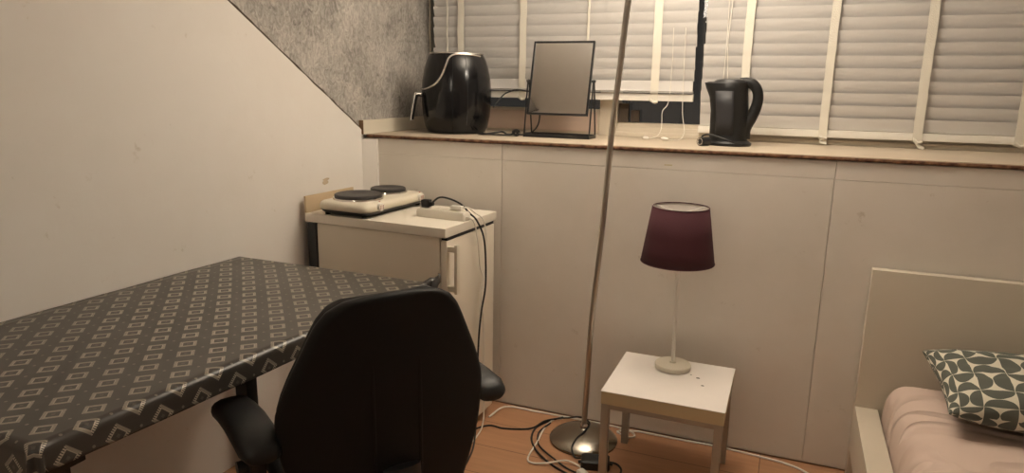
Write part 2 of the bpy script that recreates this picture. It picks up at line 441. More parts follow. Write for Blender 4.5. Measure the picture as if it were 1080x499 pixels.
# frayed carpet edge + dark gap along the roof line
bm = B()
pts = []
for k in range(60):
    y = 2.59-(2.59-yt)*k/59
    pts.append((xl(y)-.006+.002*random.random(), y+.003, roofz(y)+.005+.003*random.uniform(-1, 1)))
tube(bm, pts, .0042, 6, smooth=False)
struct('trim_1', bm, mat('frayed_edge', (.10, .08, .06), .95, var=.5, vscale=60))
bm = B(); box(bm, -2.15, XR+.1, YR-.08, YR, 0, ZC); struct('wall_rear', bm, M['wall_l'], smooth=False)
bm = B(); box(bm, XR, XR+.08, YR, YG+.1, 0, ZC); struct('wall_right', bm, M['wall_l'], smooth=False)
bm = B(); box(bm, -1.80, XR, YG-.05, YG+.1, 2.26, ZC); struct('wall_window_head', bm, M['wall_l'], smooth=False)
# sill: board with raw chipboard front edge
bm = B()
nx = 160
for k in range(nx):
    xa = -1.778+(XR+1.778)*k/nx; xb = -1.778+(XR+1.778)*(k+1)/nx
    pass
box(bm, -1.778, XR, YW-.006, YG+.06, ZS-.012, ZS)
t1 = struct('trim_2', bm, M['sill'], smooth=False)
bm = B()
row = []
for k in range(nx+1):
    x = -1.778+(XR+1.778)*k/nx
    w = .0022*noise.noise(V((x*14, 0, 0)))+.0016*noise.noise(V((x*55, 2, 0)))
    row.append([(x, YW-.0065, ZS-.003), (x, YW-.0100+w, ZS-.0045), (x, YW-.0100+w*.6, ZS-.011), (x, YW-.002, ZS-.016)])
loft(bm, row); struct('trim_3', bm, M['chip'], smooth=False)
# pale plank standing on the sill along the carpet, raw end towards the room
bm = B(); box(bm, XL-.016, XL+.006, YW-.045, YG-.03, ZS+.0005, ZS+.062, .0015)
for f in bm.faces:
    if f.calc_center_median().y < YW-.043: f.material_index = 1
struct('trim_4', bm, [M['cream'], M['plank_end']], smooth=False)

# window: frame boards, post, dark panes
w1 = thing('window_1', '', '', (0, YG, ZS)); del w1['label'], w1['category']; w1['kind'] = 'structure'
bm = B()
box(bm, -1.80, -.86, YG-.03, YG+.05, ZS, 1.298, .003)         # high bottom rail, left casement
box(bm, -.86, -.775, YG-.045, YG+.05, ZS, 2.27, .003)         # post
box(bm, -.775, XR, YG-.03, YG+.05, ZS, 1.241, .003)           # low bottom rail, right casement
box(bm, -.775, XR, YG-.05, YG-.025, ZS, 1.222, .004)
box(bm, -.775, XR, YG-.068, YG-.045, ZS, 1.200, .004)
box(bm, -1.80, -1.790, YG, YG+.05, 1.29, 2.25, .003)
box(bm, .62, .69, YG-.03, YG+.05, 1.24, 2.27, .003)
box(bm, -1.80, XR, YG-.02, YG+.05, 2.2, 2.259, .003)
obj('window_frame', bm, M['frame_wood'], w1)
bm = B(); box(bm, -1.74, -.875, YG-.036, YG-.028, ZS+.012, 1.285, .002)
obj('rail_reflection', bm, M['frame_reflect'], w1)  # thin sheet over the rail carrying the painted reddish reflection
bm = B(); box(bm, -1.79, -.86, YG+.008, YG+.014, 1.29, 2.25); obj('pane', bm, M['glass'], w1, smooth=False)
bm = B(); box(bm, -.78, .63, YG+.008, YG+.014, 1.235, 2.25); obj('pane', bm, M['glass'], w1, smooth=False)
bm = B(); box(bm, .68, XR, YG+.008, YG+.014, 1.235, 2.25); obj('pane', bm, M['glass'], w1, smooth=False)
# casement catch seen below the left blind
bm = B(); box(bm, -.770, -.725, YG-.036, YG-.006, 1.243, 1.33, .003); box(bm, -.715, -.675, YG-.03, YG-.006, 1.243, 1.30, .003)
obj('casement_catch', bm, M['dark_wood'], w1)

# ---------------------------------------------------------------- venetian blinds
YB = 3.19
def blind(label, x0, x1, zr0, zr1, tapes, cords, pitch, ztop=2.17, rail_skew=0.0, zs0=None):
    t = thing('venetian_blind', label, 'window blind', ((x0+x1)/2, YB, zr0))
    z = zs0 or (zr1+.008)
    bm = B(); k = 0
    while z < ztop:
        jx = random.uniform(-.003, .003); th = math.radians(73); h = .0268
        row = []
        for s in range(2):
            x = (x0+jx, x1+jx)[s]; ring = []
            prof = [(-h, 0), (-h*.5, .0016), (0, .0022), (h*.5, .0016), (h, 0)]
            pr_ = [(a, b+.0012) for a, b in prof] + [(a, b-.0012) for a, b in prof[::-1]]
            for a, b in pr_:
                # lower edge leans into the room
                yy = -a*math.cos(th)*1.15 - b; zz = a*math.sin(th)
                ring.append((x, YB+yy, z+h+zz))
            row.append(ring)
        loft(bm, row); z += pitch; k += 1
    obj('slats', bm, M['slat'], t, angle=50)
    bm = B(); vs = box(bm, x0-.002, x1+.002, YB-.018, YB+.018, zr0, zr1, .003)
    obj('bottom_rail', bm, M['white_plastic'], t)
    bm = B(); box(bm, x0-.003, x1+.003, YB-.028, YB+.028, ztop+.025, ztop+.075, .003)
    obj('headrail', bm, M['white_plastic'], t)
    for tx, tw in tapes:
        bm = B(); rows = []
        zz = zr0-.004
        N = 60
        for i in range(N+1):
            z = zr0-.004+(ztop+.03-zr0)*i/N
            w = tw/2*(1+.06*noise.noise(V((tx*9, z*20, 0))))
            c = tx+.002*noise.noise(V((tx*5, z*10, 4)))
            yy = YB-.0215-.002*noise.noise(V((tx, z*18, 2)))
            rows.append([(c-w, yy, z), (c+w, yy, z), (c+w, yy+.0012, z), (c-w, yy+.0012, z)])
        loft(bm, rows)
        # knotted tape end below the rail
        if tw > .015:
            kn = [(tx-tw*.45, YB-.026, zr0+.006), (tx+tw*.1, YB-.030, zr0-.006), (tx+tw*.5, YB-.026, zr0-.002)]
            tube(bm, kn, .006, 8, flat=(.009, .006))
        obj('ladder_tape', bm, M['tape'], t)
    for pts, bead in cords:
        bm = B(); tube(bm, pts, .0015, 6)
        c = obj('pull_cord', bm, M['cord_white'], t)
        if bead:
            bm = B(); e = V(pts[-1]); d = (V(pts[-1])-V(pts[-2])).normalized()
            tube(bm, [e-d*.004, e+d*.006, e+d*.018, e+d*.026], .007, 10, rads=lambda u: .45+.6*math.sin(PI*min(1, u*.9+.1)))
            obj('cord_tassel', bm, M['white_plastic'], c)
    return t
bl = blind('white venetian blind raised above the sill behind air fryer and mirror', -1.722, -.428, 1.345, 1.377,
      [(-1.565, .034), (-1.640, .006), (-1.236, .034), (-.915, .010), (-.597, .036)],
      [([(-.528, YB-.024, 1.66), (-.524, YB-.026, 1.50), (-.53, YB-.026, 1.345), (-.552, YB-.04, 1.30), (-.548, YB-.06, 1.235), (-.553, YB-.10, 1.20), (-.575, YB-.135, ZS+.008), (-.59, YB-.15, ZS+.008)], True),
       ([(-.475, YB-.024, 1.66), (-.472, YB-.026, 1.50), (-.468, YB-.026, 1.345), (-.462, YB-.035, 1.28), (-.447, YB-.06, 1.215), (-.452, YB-.14, ZS+.006), (-.485, YB-.17, ZS+.006), (-.502, YB-.172, ZS+.008)], True)],
      .0495, zs0=1.432)
bm = B()
for z, yy in ((1.381, -.006), (1.3845, .002), (1.388, -.004)): box(bm, -1.724, -.430, YB-.024+yy, YB+.026+yy, z, z+.0025, .0008, 1)
vs = box(bm, -1.722, -.430, YB-.014, YB-.0115, 1.389, 1.434, .0008, 1)
obj('stacked_slats', bm, M['slat'], bl)
br = blind('white venetian blind hanging nearly down to the sill behind the kettle', -.393, 1.38, 1.212, 1.241,
      [(-.213, .034), (.113, .032), (.459, .034), (.80, .034), (1.14, .034)],
      [([(-.305, YB-.024, 2.1), (-.303, YB-.024, 1.8), (-.300, YB-.022, 1.6), (-.303, YB-.022, 1.40), (-.300, YB-.022, 1.25)], False),
       ([(-.285, YB-.024, 2.1), (-.288, YB-.024, 1.8), (-.295, YB-.022, 1.6), (-.284, YB-.022, 1.42), (-.289, YB-.022, 1.25)], False)],
      .0497, zs0=1.242)
# trailing tape ends
bm = B()
tube(bm, [(.452, YB-.026, 1.215), (.462, YB-.034, 1.20), (.468, YB-.036, ZS+.012), (.485, YB-.04, ZS+.004)], .008, 8, flat=(.014, .0015))
obj('tape_end', bm, M['tape'], br); bm = B()
tube(bm, [(.105, YB-.028, 1.216), (.125, YB-.036, 1.207), (.108, YB-.04, 1.196), (.13, YB-.036, 1.190)], .008, 8, flat=(.012, .003))
obj('tape_end', bm, M['tape'], br)

# ---------------------------------------------------------------- air fryer
fc = (-1.488, 2.968, ZS)
af = thing('air_fryer', 'glossy black barrel-shaped air fryer with silver trim on the left end of the sill', 'air fryer', fc)
FP = [(.114, 0), (.136, .006), (.148, .03), (.158, .08), (.163, .14), (.164, .19), (.160, .24), (.151, .29), (.139, .33), (.129, .352), (.124, .358)]
def fr_r(z):
    for (r0, z0), (r1, z1) in zip(FP, FP[1:]):
        if z <= z1: return r0+(r1-r0)*(z-z0)/(z1-z0)
    return FP[-1][0]
sq = .96
bm = B(); lathe(bm, FP[:6]+[(fr_r(.186)-.0005, .1860), (fr_r(.187)-.003, .1868)], fc, 72); obj('drawer', bm, M['black_gloss'], af)
bm = B(); lathe(bm, [(fr_r(.189)-.003, .1872), (fr_r(.189), .1885)]+FP[6:]+[(.118, .362), (.05, .366)], fc, 72); body = obj('body', bm, M['black_gloss'], af)
def fpt(az, z, off=0): 
    r = fr_r(z)+off; return (fc[0]+r*math.cos(az), fc[1]+r*math.sin(az), fc[2]+z)
bm = B()   # top rim + swooping silver line
lathe(bm, [(.124, .358), (.1285, .360), (.1275, .364), (.121, .365)], fc, 72)
D2 = math.radians
sw = [(-8, .350), (-30, .355), (-52, .3565), (-68, .354), (-77, .342), (-81, .318), (-85, .285), (-90, .255), (-98, .228), (-110, .210), (-128, .200), (-148, .200), (-168, .206), (-190, .22)]
tube(bm, [fpt(D2(a), z, .0015) for a, z in sw], .004, 8, flat=(.0045, .0045))
obj('trim_line', bm, M['silver'], af)
bm = B()   # handle on the left
ha = D2(-143)
def hp(off, z, da=0): return fpt(ha+da, .17, off)[:2]+(fc[2]+z,)
tube(bm, [hp(-.004, .172), hp(.014, .174), hp(.026, .168), hp(.034, .135), hp(.042, .095), hp(.048, .062)], .011, 12, flat=(.019, .0085))
hnd = obj('handle', bm, M['black_plastic'], af)
bm = B()
tube(bm, [hp(.004, .183), hp(.022, .184), hp(.035, .176), hp(.043, .138), hp(.051, .096), hp(.057, .056)], .003, 8, flat=(.017, .003))
tube(bm, [hp(.006, .178, .10), hp(.022, .179, .09), hp(.034, .171, .09), hp(.042, .135, .09), hp(.050, .094, .09), hp(.056, .058, .09)], .0035, 8)
obj('handle_trim', bm, M['silver'], hnd)
bm = B()
for a, z in ((-70, .20), (-46, .20)):
    tube(bm, [fpt(D2(a), zz, .0008) for zz in (.02, .08, .14, .22, .30, .345)], .0012, 6)
obj('panel_seam', bm, M['black_plastic'], body)
bm = B()   # feet
for a in (45, 135, 225, 315):
    bm = B(); lathe(bm, [(.012, -.0), (.012, .004)], (fc[0]+.095*math.cos(D2(a)), fc[1]+.095*math.sin(D2(a)), fc[2]), 12)
    obj('foot', bm, M['rubber'], af)
bm = B()
tube(bm, [(-1.33, 3.04, ZS+.12), (-1.315, 3.06, ZS+.15), (-1.29, 3.09, ZS+.185), (-1.25, 3.12, ZS+.202), (-1.20, 3.145, ZS+.198), (-1.165, 3.15, ZS+.19), (-1.13, 3.13, ZS+.13), (-1.115, 3.08, ZS+.05), (-1.13, 3.0, ZS+.007), (-1.18, 2.93, ZS+.006)], .0035, 8)
obj('power_cord', bm, M['rubber'], af)
# second lead with a round plug lying on the sill
ex = thing('power_lead', 'black power lead with round plug lying on the sill between air fryer and mirror', 'cable', (-1.22, 2.90, ZS))
bm = B()
tube(bm, [(-1.335, 2.93, ZS+.005), (-1.30, 2.895, ZS+.005), (-1.26, 2.91, ZS+.012), (-1.235, 2.93, ZS+.015), (-1.20, 2.905, ZS+.006), (-1.17, 2.895, ZS+.010), (-1.152, 2.90, ZS+.014)], .0042, 8)
tube(bm, [(-1.345, 2.90, ZS+.005), (-1.31, 2.87, ZS+.005), (-1.27, 2.865, ZS+.006), (-1.22, 2.87, ZS+.005), (-1.18, 2.88, ZS+.006), (-1.160, 2.895, ZS+.012)], .0038, 8)
obj('cord', bm, M['rubber'], ex)
bm = B(); tube(bm, [(-1.160, 2.90, ZS+.016), (-1.15, 2.885, ZS+.018), (-1.14, 2.868, ZS+.018)], .016, 14, smooth=False)
pg = obj('plug', bm, M['black_plastic'], ex)
bm = B()
for dx in (-.007, .007): tube(bm, [(-1.139+dx, 2.867+dx*.5, ZS+.018), (-1.130+dx, 2.852+dx*.5, ZS+.018)], .0022, 8, smooth=False)
lathe(bm, [(.0135, 0), (.0135, .0006)], (0, 0, 0), 16) if False else None
obj('pin', bm, M['chrome'], pg)

# ---------------------------------------------------------------- table mirror
mx0, mx1, my = -1.118, -.812, 2.935
mr = thing('table_mirror', 'rectangular tabletop mirror with thin black frame on a tray stand on the sill', 'mirror', ((mx0+mx1)/2, my, ZS))
bm = B()
box(bm, mx0, mx1, my-.045, my+.06, ZS+.0005, ZS+.004, .001, 1)
for a in ((mx0, mx1, my-.047, my-.043), (mx0, mx1, my+.058, my+.062), (mx0, mx0+.004, my-.047, my+.062), (mx1-.004, mx1, my-.047, my+.062)):
    box(bm, a[0], a[1], a[2], a[3], ZS+.0005, ZS+.016, .001, 1)
obj('tray', bm, M['black_plastic'], mr)
pvz = 1.425
for x in (mx0+.003, mx1-.003):
    bm = B()
    tube(bm, [(x, my-.040, ZS+.012), (x, my-.004, pvz), (x, my+.003, pvz+.004), (x, my+.010, pvz), (x, my+.056, ZS+.012)], .0036, 8, smooth=False)
    obj('stand_arm', bm, M['black_plastic'], mr)
    bm = B(); tube(bm, [(x-.008, my+.003, pvz), (x+.008, my+.003, pvz)], .006, 12, smooth=False); obj('pivot_knob', bm, M['black_plastic'], mr)
tl = math.radians(14.5)
def mt(u, v, w):   # panel coordinates: u along x, v up the panel, w towards the room
    return ((mx0+mx1)/2+.000+u, my+.003+v*math.sin(tl)-w*math.cos(tl), pvz+.012+v*math.cos(tl)+w*math.sin(tl))
hw, hh, fw = .139, .163, .0075
bm = B()
def tilt_box(bm, u0, u1, v0, v1, w0, w1):
    vs = box(bm, u0, u1, v0, v1, w0, w1)
    for v_ in vs: v_.co = V(mt(*v_.co))
for a in ((-hw, hw, -hh, -hh+fw), (-hw, hw, hh-fw, hh), (-hw, -hw+fw, -hh+fw, hh-fw), (hw-fw, hw, -hh+fw, hh-fw)): tilt_box(bm, *a, -.007, .007)
obj('mirror_frame', bm, M['black_plastic'], mr, smooth=False)
bm = B(); tilt_box(bm, -hw+fw-.001, hw-fw+.001, -hh+fw-.001, hh-fw+.001, -.003, .003)
obj('mirror_glass', bm, M['mirror'], mr, smooth=False)

# ---------------------------------------------------------------- kettle
kc = (-.243, 2.93, ZS)
kt = thing('kettle', 'black plastic jug kettle with big loop handle standing on the sill', 'kettle', kc)
def ell(cx, cy, z, rx, ry, n=40, spout=0.0):
    r = []
    for k in range(n):
        a = 2*PI*k/n; x = math.cos(a); y = math.sin(a)
        s = spout*max(0, -x)**6
        r.append((cx+x*rx-s, cy+y*ry, z+s*.15))
    return r
prof = [(0, 0.006, .084, .074, 0), (.010, .006, .086, .076, 0), (.016, .004, .080, .070, 0), (.022, 0, .074, .068, 0), (.08, -.001, .074, .067, 0), (.14, -.003, .073, .066, 0),
        (.19, -.008, .073, .065, .004), (.225, -.013, .075, .064, .013), (.244, -.014, .076, .062, .018), (.250, -.010, .070, .057, .010)]
bm = B(); loft(bm, [ell(kc[0]+c_, kc[1], kc[2]+z, rx, ry, spout=s) for z, c_, rx, ry, s in prof[:1]+prof[1:]])
kb = obj('body', bm, M['black_soft'], kt)
bm = B(); loft(bm, [ell(kc[0]-.008, kc[1], kc[2]+.250, .066, .054), ell(kc[0]-.006, kc[1], kc[2]+.258, .058, .048), ell(kc[0]-.002, kc[1], kc[2]+.262, .040, .034)])
obj('lid', bm, M['black_plastic'], kt)
bm = B()
k0 = V(kc)
tube(bm, [k0+V(p) for p in ((.030, 0, .245), (.056, 0, .248), (.080, 0, .240), (.097, 0, .215), (.101, 0, .182), (.094, 0, .145), (.080, 0, .110), (.060, 0, .070), (.056, 0, .030))], .014, 14, flat=(.0175, .0185), rads=lambda u: 1.2-.25*math.sin(PI*u)+.35*u)
obj('handle', bm, M['black_soft'], kt)
bm = B(); loft(bm, [ell(kc[0]-.003, kc[1]-.001, kc[2]+z, .0755, .0685, 40)[k0_:k0_+1]*1 for z in ()] ) if False else None
rows = []
for z in (.045, .10, .16, .215):
    rx = .0752 if z < .2 else .0765; cxx = kc[0]+(-.002 if z < .12 else -.006 if z < .2 else -.011)
    rows.append([(cxx+rx*math.cos(a), kc[1]+.0685*math.sin(a), kc[2]+z) for a in [D2(-128+s*7) for s in range(9)]])
R_ = [[bm.verts.new(p) for p in r] for r in rows]
for a, b in zip(R_, R_[1:]):
    for i in range(8): bm.faces.new((a[i], a[i+1], b[i+1], b[i]))
obj('front_panel', bm, mat('smoked_panel', (.022, .022, .025), .55), kt, solid=(.002, 0))
bm = B()
tube(bm, [(kc[0]+.06, kc[1]-.066, ZS+.008), (kc[0]+.02, kc[1]-.086, ZS+.02), (kc[0]-.03, kc[1]-.088, ZS+.038), (kc[0]-.07, kc[1]-.085, ZS+.045), (kc[0]-.095, kc[1]-.062, ZS+.035), (kc[0]-.088, kc[1]-.05, ZS+.02), (kc[0]-.062, kc[1]-.084, ZS+.018)], .0032, 8)
cd = obj('cord', bm, M['rubber'], kt)
bm = B(); tube(bm, [(kc[0]-.066, kc[1]-.080, ZS+.018), (kc[0]-.085, kc[1]-.094, ZS+.018), (kc[0]-.096, kc[1]-.110, ZS+.018)], .017, 16, smooth=False)
pk = obj('plug', bm, M['black_plastic'], cd)
bm = B(); tube(bm, [(kc[0]-.0965, kc[1]-.1105, ZS+.018), (kc[0]-.0975, kc[1]-.113, ZS+.018)], .012, 16, smooth=False)
obj('plug_face', bm, mat('grey_plug_face', (.25, .23, .2), .5), pk) if False else bm.free()
bm = B(); dn = V((-.011, -.016, 0)).normalized(); cface = V((kc[0]-.0962, kc[1]-.1103, ZS+.018)); sd = V((dn.y, -dn.x, 0))
ring = [cface+sd*.0125*math.cos(2*PI*k/20)+V((0, 0, .0125*math.sin(2*PI*k/20))) for k in range(21)]
tube(bm, ring, .0022, 6, smooth=False); tube(bm, [cface, cface+dn*.012], .003, 8, smooth=False)
obj('pin', bm, M['chrome'], pk)

# ---------------------------------------------------------------- fridge with worktop
FR = D2(-3.0)
f0 = V((-1.124, 2.150, 0))              # front right (towards camera/room) corner of the worktop
fx_, fy_ = V((math.cos(FR), math.sin(FR), 0)), V((-math.sin(FR), math.cos(FR), 0))
fr = thing('fridge', 'small cream fridge with laminate worktop in the corner under the sill', 'fridge', f0, FR)
# local: x negative towards the left wall, y positive towards the knee wall
bm = B(); box(bm, -.595, -.030, .010, .400, .012, .857, .006)
obj('body', bm, M['fridge'], fr, local=True)
bm = B(); box(bm, -.640, -.597, .004, .40, .02, .856, .004); obj('wall_gap_shade', bm, M['black_plastic'], fr, local=True)  # black block standing in for the shade in the gap beside the wall
bm = B(); box(bm, -.645, 0, 0, .415, .860, .895, .003)
obj('worktop', bm, M['worktop'], fr, local=True)
bm = B(); box(bm, -.645, -.636, -.001, .30, .8955, .962, .0015)
obj('upstand', bm, mat('raw_board_upstand', (.55, .42, .27), .7, var=.1), fr, local=True)
bm = B(); box(bm, -.0265, -.002, .012, .400, .045, .846, .006)
dr = obj('door', bm, M['door'], fr, local=True)
bm = B(); box(bm, -.028, -.004, .020, .395, .8475, .859)
obj('door_gap_panel', bm, M['black_plastic'], fr, local=True, smooth=False)
bm = B()
for z in (.665, .815): box(bm, -.006, .036, .018, .036, z-.009, z+.011, .002)
box(bm, .028, .040, .014, .040, .65, .835, .004)
obj('door_handle', bm, M['cream_plastic'], dr, local=True)
for x in (-.56, -.07):
    for y in (.05, .36):
        bm = B(); lathe(bm, [(.016, 0), (.016, .014)], (x, y, 0), 12); obj('foot', bm, M['black_plastic'], fr, local=True)

# hotplate: local frame of its own
hz = .8952
hc = V((-1.570, 2.378, hz)); HR = D2(-4.0)
hp_ = thing('hotplate', 'cream two-ring electric hotplate with black plates on the fridge worktop', 'hotplate', hc, HR)
def rrect(hx, hy, r, z, n=6):
    out = []
    for cx_, cy_, a0 in ((hx-r, hy-r, 0), (-hx+r, hy-r, 90), (-hx+r, -hy+r, 180), (hx-r, -hy+r, 270)):
        for k in range(n+1):
            a = D2(a0+90*k/n); out.append((cx_+r*math.cos(a), cy_+r*math.sin(a), z))
    return out
HX, HY = .122, .212
bm = B(); loft(bm, [rrect(HX-.006, HY-.006, .035, .022), rrect(HX, HY, .04, .028), rrect(HX+.001, HY+.001, .04, .040), rrect(HX-.002, HY-.002, .04, .049), rrect(HX-.010, HY-.010, .035, .055), rrect(HX-.024, HY-.024, .03, .058)])
hb = obj('body', bm, M['cream_plastic'], hp_, local=True, angle=50)
bm = B(); loft(bm, [rrect(HX-.030, HY-.030, .03, .004), rrect(HX-.012, HY-.012, .03, .012), rrect(HX-.004, HY-.004, .03, .0225)])
obj('underside_shade', bm, M['black_plastic'], hp_, local=True)  # black fill painting in the shaded gap beneath the body
for x in (-.09, .09):
    for y in (-.18, .18):
        bm = B(); lathe(bm, [(.010, 0), (.012, .008)], (x, y, 0), 12); obj('foot', bm, M['rubber'], hp_, local=True)
for (px_, py_, r_) in ((-.010, -.088, .093), (-.010, .110, .073)):
    bm = B(); lathe(bm, [(r_+.008, .057), (r_+.006, .0645), (r_-.002, .066)], (px_, py_, 0), 56); rg = obj('plate_ring', bm, M['chrome'], hp_, local=True)
    bm = B(); lathe(bm, [(r_-.004, .062), (r_+.001, .066), (r_+.001, .074), (r_-.003, .077), (r_*.35, .077), (r_*.30, .0755)], (px_, py_, 0), 56); obj('plate', bm, M['iron'], rg, local=True)
for py_ in (-.130, .150):
    bm = B()
    pts = [(HX-.001, py_, .040), (HX+.004, py_, .040), (HX+.013, py_, .040)]
    tube(bm, pts, .015, 18, smooth=False)
    kn = obj('control_knob', bm, M['white_plastic'], hp_, local=True)
    bm = B()
    for dy in (-.009, 0, .009): box(bm, HX+.0125, HX+.0145, py_+dy-.0014, py_+dy+.0014, .031, .048)
    obj('knob_grip', bm, mat('knob_grip_red', (.33, .14, .09), .5), kn, local=True, smooth=False)
    bm = B(); box(bm, HX-.019, HX-.014, py_+.022, py_+.028, .0545, .0585, .001)
    obj('indicator_light', bm, M['red_clip'], hp_, local=True)

# power strip on the worktop
ps0 = V((-1.230, 2.335, .8952)); 
ps = thing('power_strip', 'white power strip lying on the front of the fridge worktop', 'power strip', ps0, D2(-5))
bm = B(); loft(bm, [rrect(.110, .026, .007, .0), rrect(.110, .026, .007, .024), rrect(.104, .021, .006, .033)], True)
bmx = obj('housing', bm, mat('strip_plastic', (.70, .65, .56), .4), ps, local=True)
bm = B()
for x in (-.035, .005, .045): lathe(bm, [(.018, .0331), (.0185, .0345), (.015, .0345), (.014, .0335)], (x, 0, 0), 20)
obj('socket', bm, M['cream_plastic'], ps, local=True)
def wpt(o, p): return Matrix.Translation(o.location) @ o.rotation_euler.to_matrix().to_4x4() @ V(p)
# black plug with its lead running over the worktop edge and down the fridge door
z0 = .8952
P0 = wpt(ps, (-.078, .006, .035))
bp1 = thing('power_plug_lead', 'black plug in the power strip, its black lead falling down the fridge door', 'cable', P0)
bm = B(); box(bm, P0.x-.020, P0.x+.014, P0.y-.014, P0.y+.016, P0.z, P0.z+.030, .005); box(bm, P0.x+.012, P0.x+.028, P0.y-.008, P0.y+.010, P0.z+.006, P0.z+.022, .004)
obj('plug', bm, M['rubber'], bp1)
bm = B()
pts = [(P0.x+.022, P0.y, P0.z+.018), (P0.x+.05, P0.y+.01, P0.z+.040), (P0.x+.09, P0.y+.02, P0.z+.036), (P0.x+.14, P0.y+.02, P0.z+.018), (P0.x+.18, 2.36, .918), (-1.103, 2.37, .892), (-1.078, 2.38, .83), (-1.072, 2.39, .74), (-1.072, 2.39, .62), (-1.080, 2.37, .52), (-1.082, 2.35, .40), (-1.075, 2.32, .20), (-1.055, 2.26, .03), (-1.03, 2.15, .006), (-1.02, 2.05, .006)]
tube(bm, pts, .0038, 8)
obj('lead', bm, M['rubber'], bp1)
P1 = wpt(ps, (.060, .008, .038))
wp = thing('power_plug_lead', 'flat white plug in the power strip, white leads hanging down the door', 'cable', P1)
bm = B(); box(bm, P1.x-.026, P1.x+.022, P1.y-.012, P1.y+.014, P1.z, P1.z+.014, .004); obj('plug', bm, M['white_plastic'], wp)
bm = B()
tube(bm, [(P1.x+.020, P1.y, P1.z+.008), (P1.x+.04, P1.y+.015, P1.z+.006), (-1.116, 2.395, .912), (-1.093, 2.41, .888), (-1.083, 2.42, .82), (-1.088, 2.43, .70), (-1.095, 2.40, .60), (-1.085, 2.40, .5), (-1.09, 2.42, .3), (-1.08, 2.40, .05), (-1.075, 2.32, .006), (-1.08, 2.22, .006)], .003, 8)
tube(bm, [(P1.x+.036, P1.y-.02, z0+.016), (P1.x+.06, P1.y-.02, z0+.014), (-1.120, 2.335, .906), (-1.100, 2.345, .885), (-1.091, 2.36, .80), (-1.095, 2.39, .70), (-1.088, 2.41, .64), (-1.095, 2.40, .56), (-1.09, 2.36, .35), (-1.08, 2.31, .08), (-1.085, 2.25, .006), (-1.09, 2.15, .006)], .003, 8)
obj('lead', bm, M['cord_white'], wp)

# ---------------------------------------------------------------- desk and oilcloth
Q = dict(bl=V((-1.806, 1.858)), nl=V((-1.862, .690)), nr=V((-1.163, .700)), br=V((-1.047, 1.852)))
ZT = .785
dk = thing('desk', 'desk with black legs along the left wall, covered by the patterned cloth', 'desk', (-1.46, 1.27, 0))
def qp(a, b, inset=0.0):      # a 0..1 left-right, b 0..1 near-far
    near = Q['nl'].lerp(Q['nr'], a); far = Q['bl'].lerp(Q['br'], a); return near.lerp(far, b)
bm = B()
c4 = [qp(.008, .012), qp(.985, .012), qp(.985, .988), qp(.008, .988)]
prism(bm, [tuple(c) for c in c4], 'z', ZT-.034, ZT-.0045)
obj('tabletop', bm, M['dark_wood'], dk, bevel=.003)
for a, b in ((.07, .05), (.93, .045), (.90, .445), (.95, .97), (.07, .95)):
    p = qp(a, b); bm = B()
    box(bm, p.x-.018, p.x+.018, p.y-.018, p.y+.018, 0, ZT-.0345, .003)
    lg = obj('leg', bm, M['black_plastic'], dk)
    bm = B(); box(bm, p.x-.045, p.x+.024, p.y-.035, p.y+.045, ZT-.090, ZT-.0345, .003); obj('bracket', bm, M['black_plastic'], lg)
# the oilcloth
W = .735; Lh = 1.16
dR, dN, dF = .062, .16, .030
r0 = .018
def arc(o):   # overflow length -> (outward, drop)
    L = r0*PI/2
    if o <= 0: return 0, 0
    if o < L: t = o/r0; return r0*math.sin(t), r0*(1-math.cos(t))
    return r0, r0+(o-L)
def steps(a0, a1, base, fine):
    out = []; x = a0
    while x < a1-1e-6:
        out.append(x); x += fine if (x < .0 or x > base-.03) else .03
    out.append(a1); return out
As = steps(0.0, W+dR, W, .006); Bs = steps(-dN, Lh+dF, Lh, .006)
bm = B(); uv = bm.loops.layers.uv.new('UVMap'); gv = {}
for i, a in enumerate(As):
    for j, b in enumerate(Bs):
        ca = min(max(a, 0), W); cb = min(max(b, 0), Lh)
        p = qp(ca/W, cb/Lh)
        oa = a-ca; ob_ = b-cb
        wob = .004*noise.noise(V((b*7, a*3, 0)))
        drx = V((1, -.08)).normalized(); dry = V((0, -1)) if ob_ < 0 else V((0, 1))
        z = ZT
        if oa > 0 and ob_ == 0:
            o, d = arc(oa); fl = .10*max(0, d-r0)+wob*min(1, d*20)
            p = p+drx*(o+fl); z -= d
        elif ob_ != 0 and oa <= 0:
            o, d = arc(abs(ob_)); fl = .06*max(0, d-r0)+.004*noise.noise(V((a*9, 1, 0)))*min(1, d*20)
            p = p+dry*(o+fl); z -= d
        elif oa > 0 and ob_ != 0:
            m_ = math.hypot(oa, ob_); o, d = arc(m_)
            u = V((0, 0))+drx*(oa/m_)+dry*(abs(ob_)/m_); u.normalize()
            mn = min(oa, abs(ob_))
            if ob_ < 0:
                fl = mn*.75*(.6+.4*math.sin(math.atan2(abs(ob_), oa)*6))
                p = p+u*(o+fl); z -= d*.86
            else:                       # far corner curls out, showing the pale backing
                p = p+u*(o+mn*1.3)+V((.004*math.sin(mn*400), 0)); z -= d-mn*1.9-.004*math.sin(mn*300)
        else:
            z += .0012*noise.noise(V((a*6, b*6, 0)))
        gv[i, j] = bm.verts.new((p.x, p.y, z))
for i in range(len(As)-1):
    for j in range(len(Bs)-1):
        f = bm.faces.new((gv[i, j], gv[i+1, j], gv[i+1, j+1], gv[i, j+1]))
        for lp, (ii, jj) in zip(f.loops, ((i, j), (i+1, j), (i+1, j+1), (i, j+1))):
            lp[uv].uv = (As[ii]+.045, Bs[jj]+.010)
cl = obj('tablecloth', bm, [M['cloth'], M['cloth_back']], None, solid=(.0018, -1, 1), angle=60)
rebase(cl, (-1.46, 1.27, ZT)); tag(cl, 'dark oilcloth printed with small pale squares, draped over the desk', 'tablecloth')

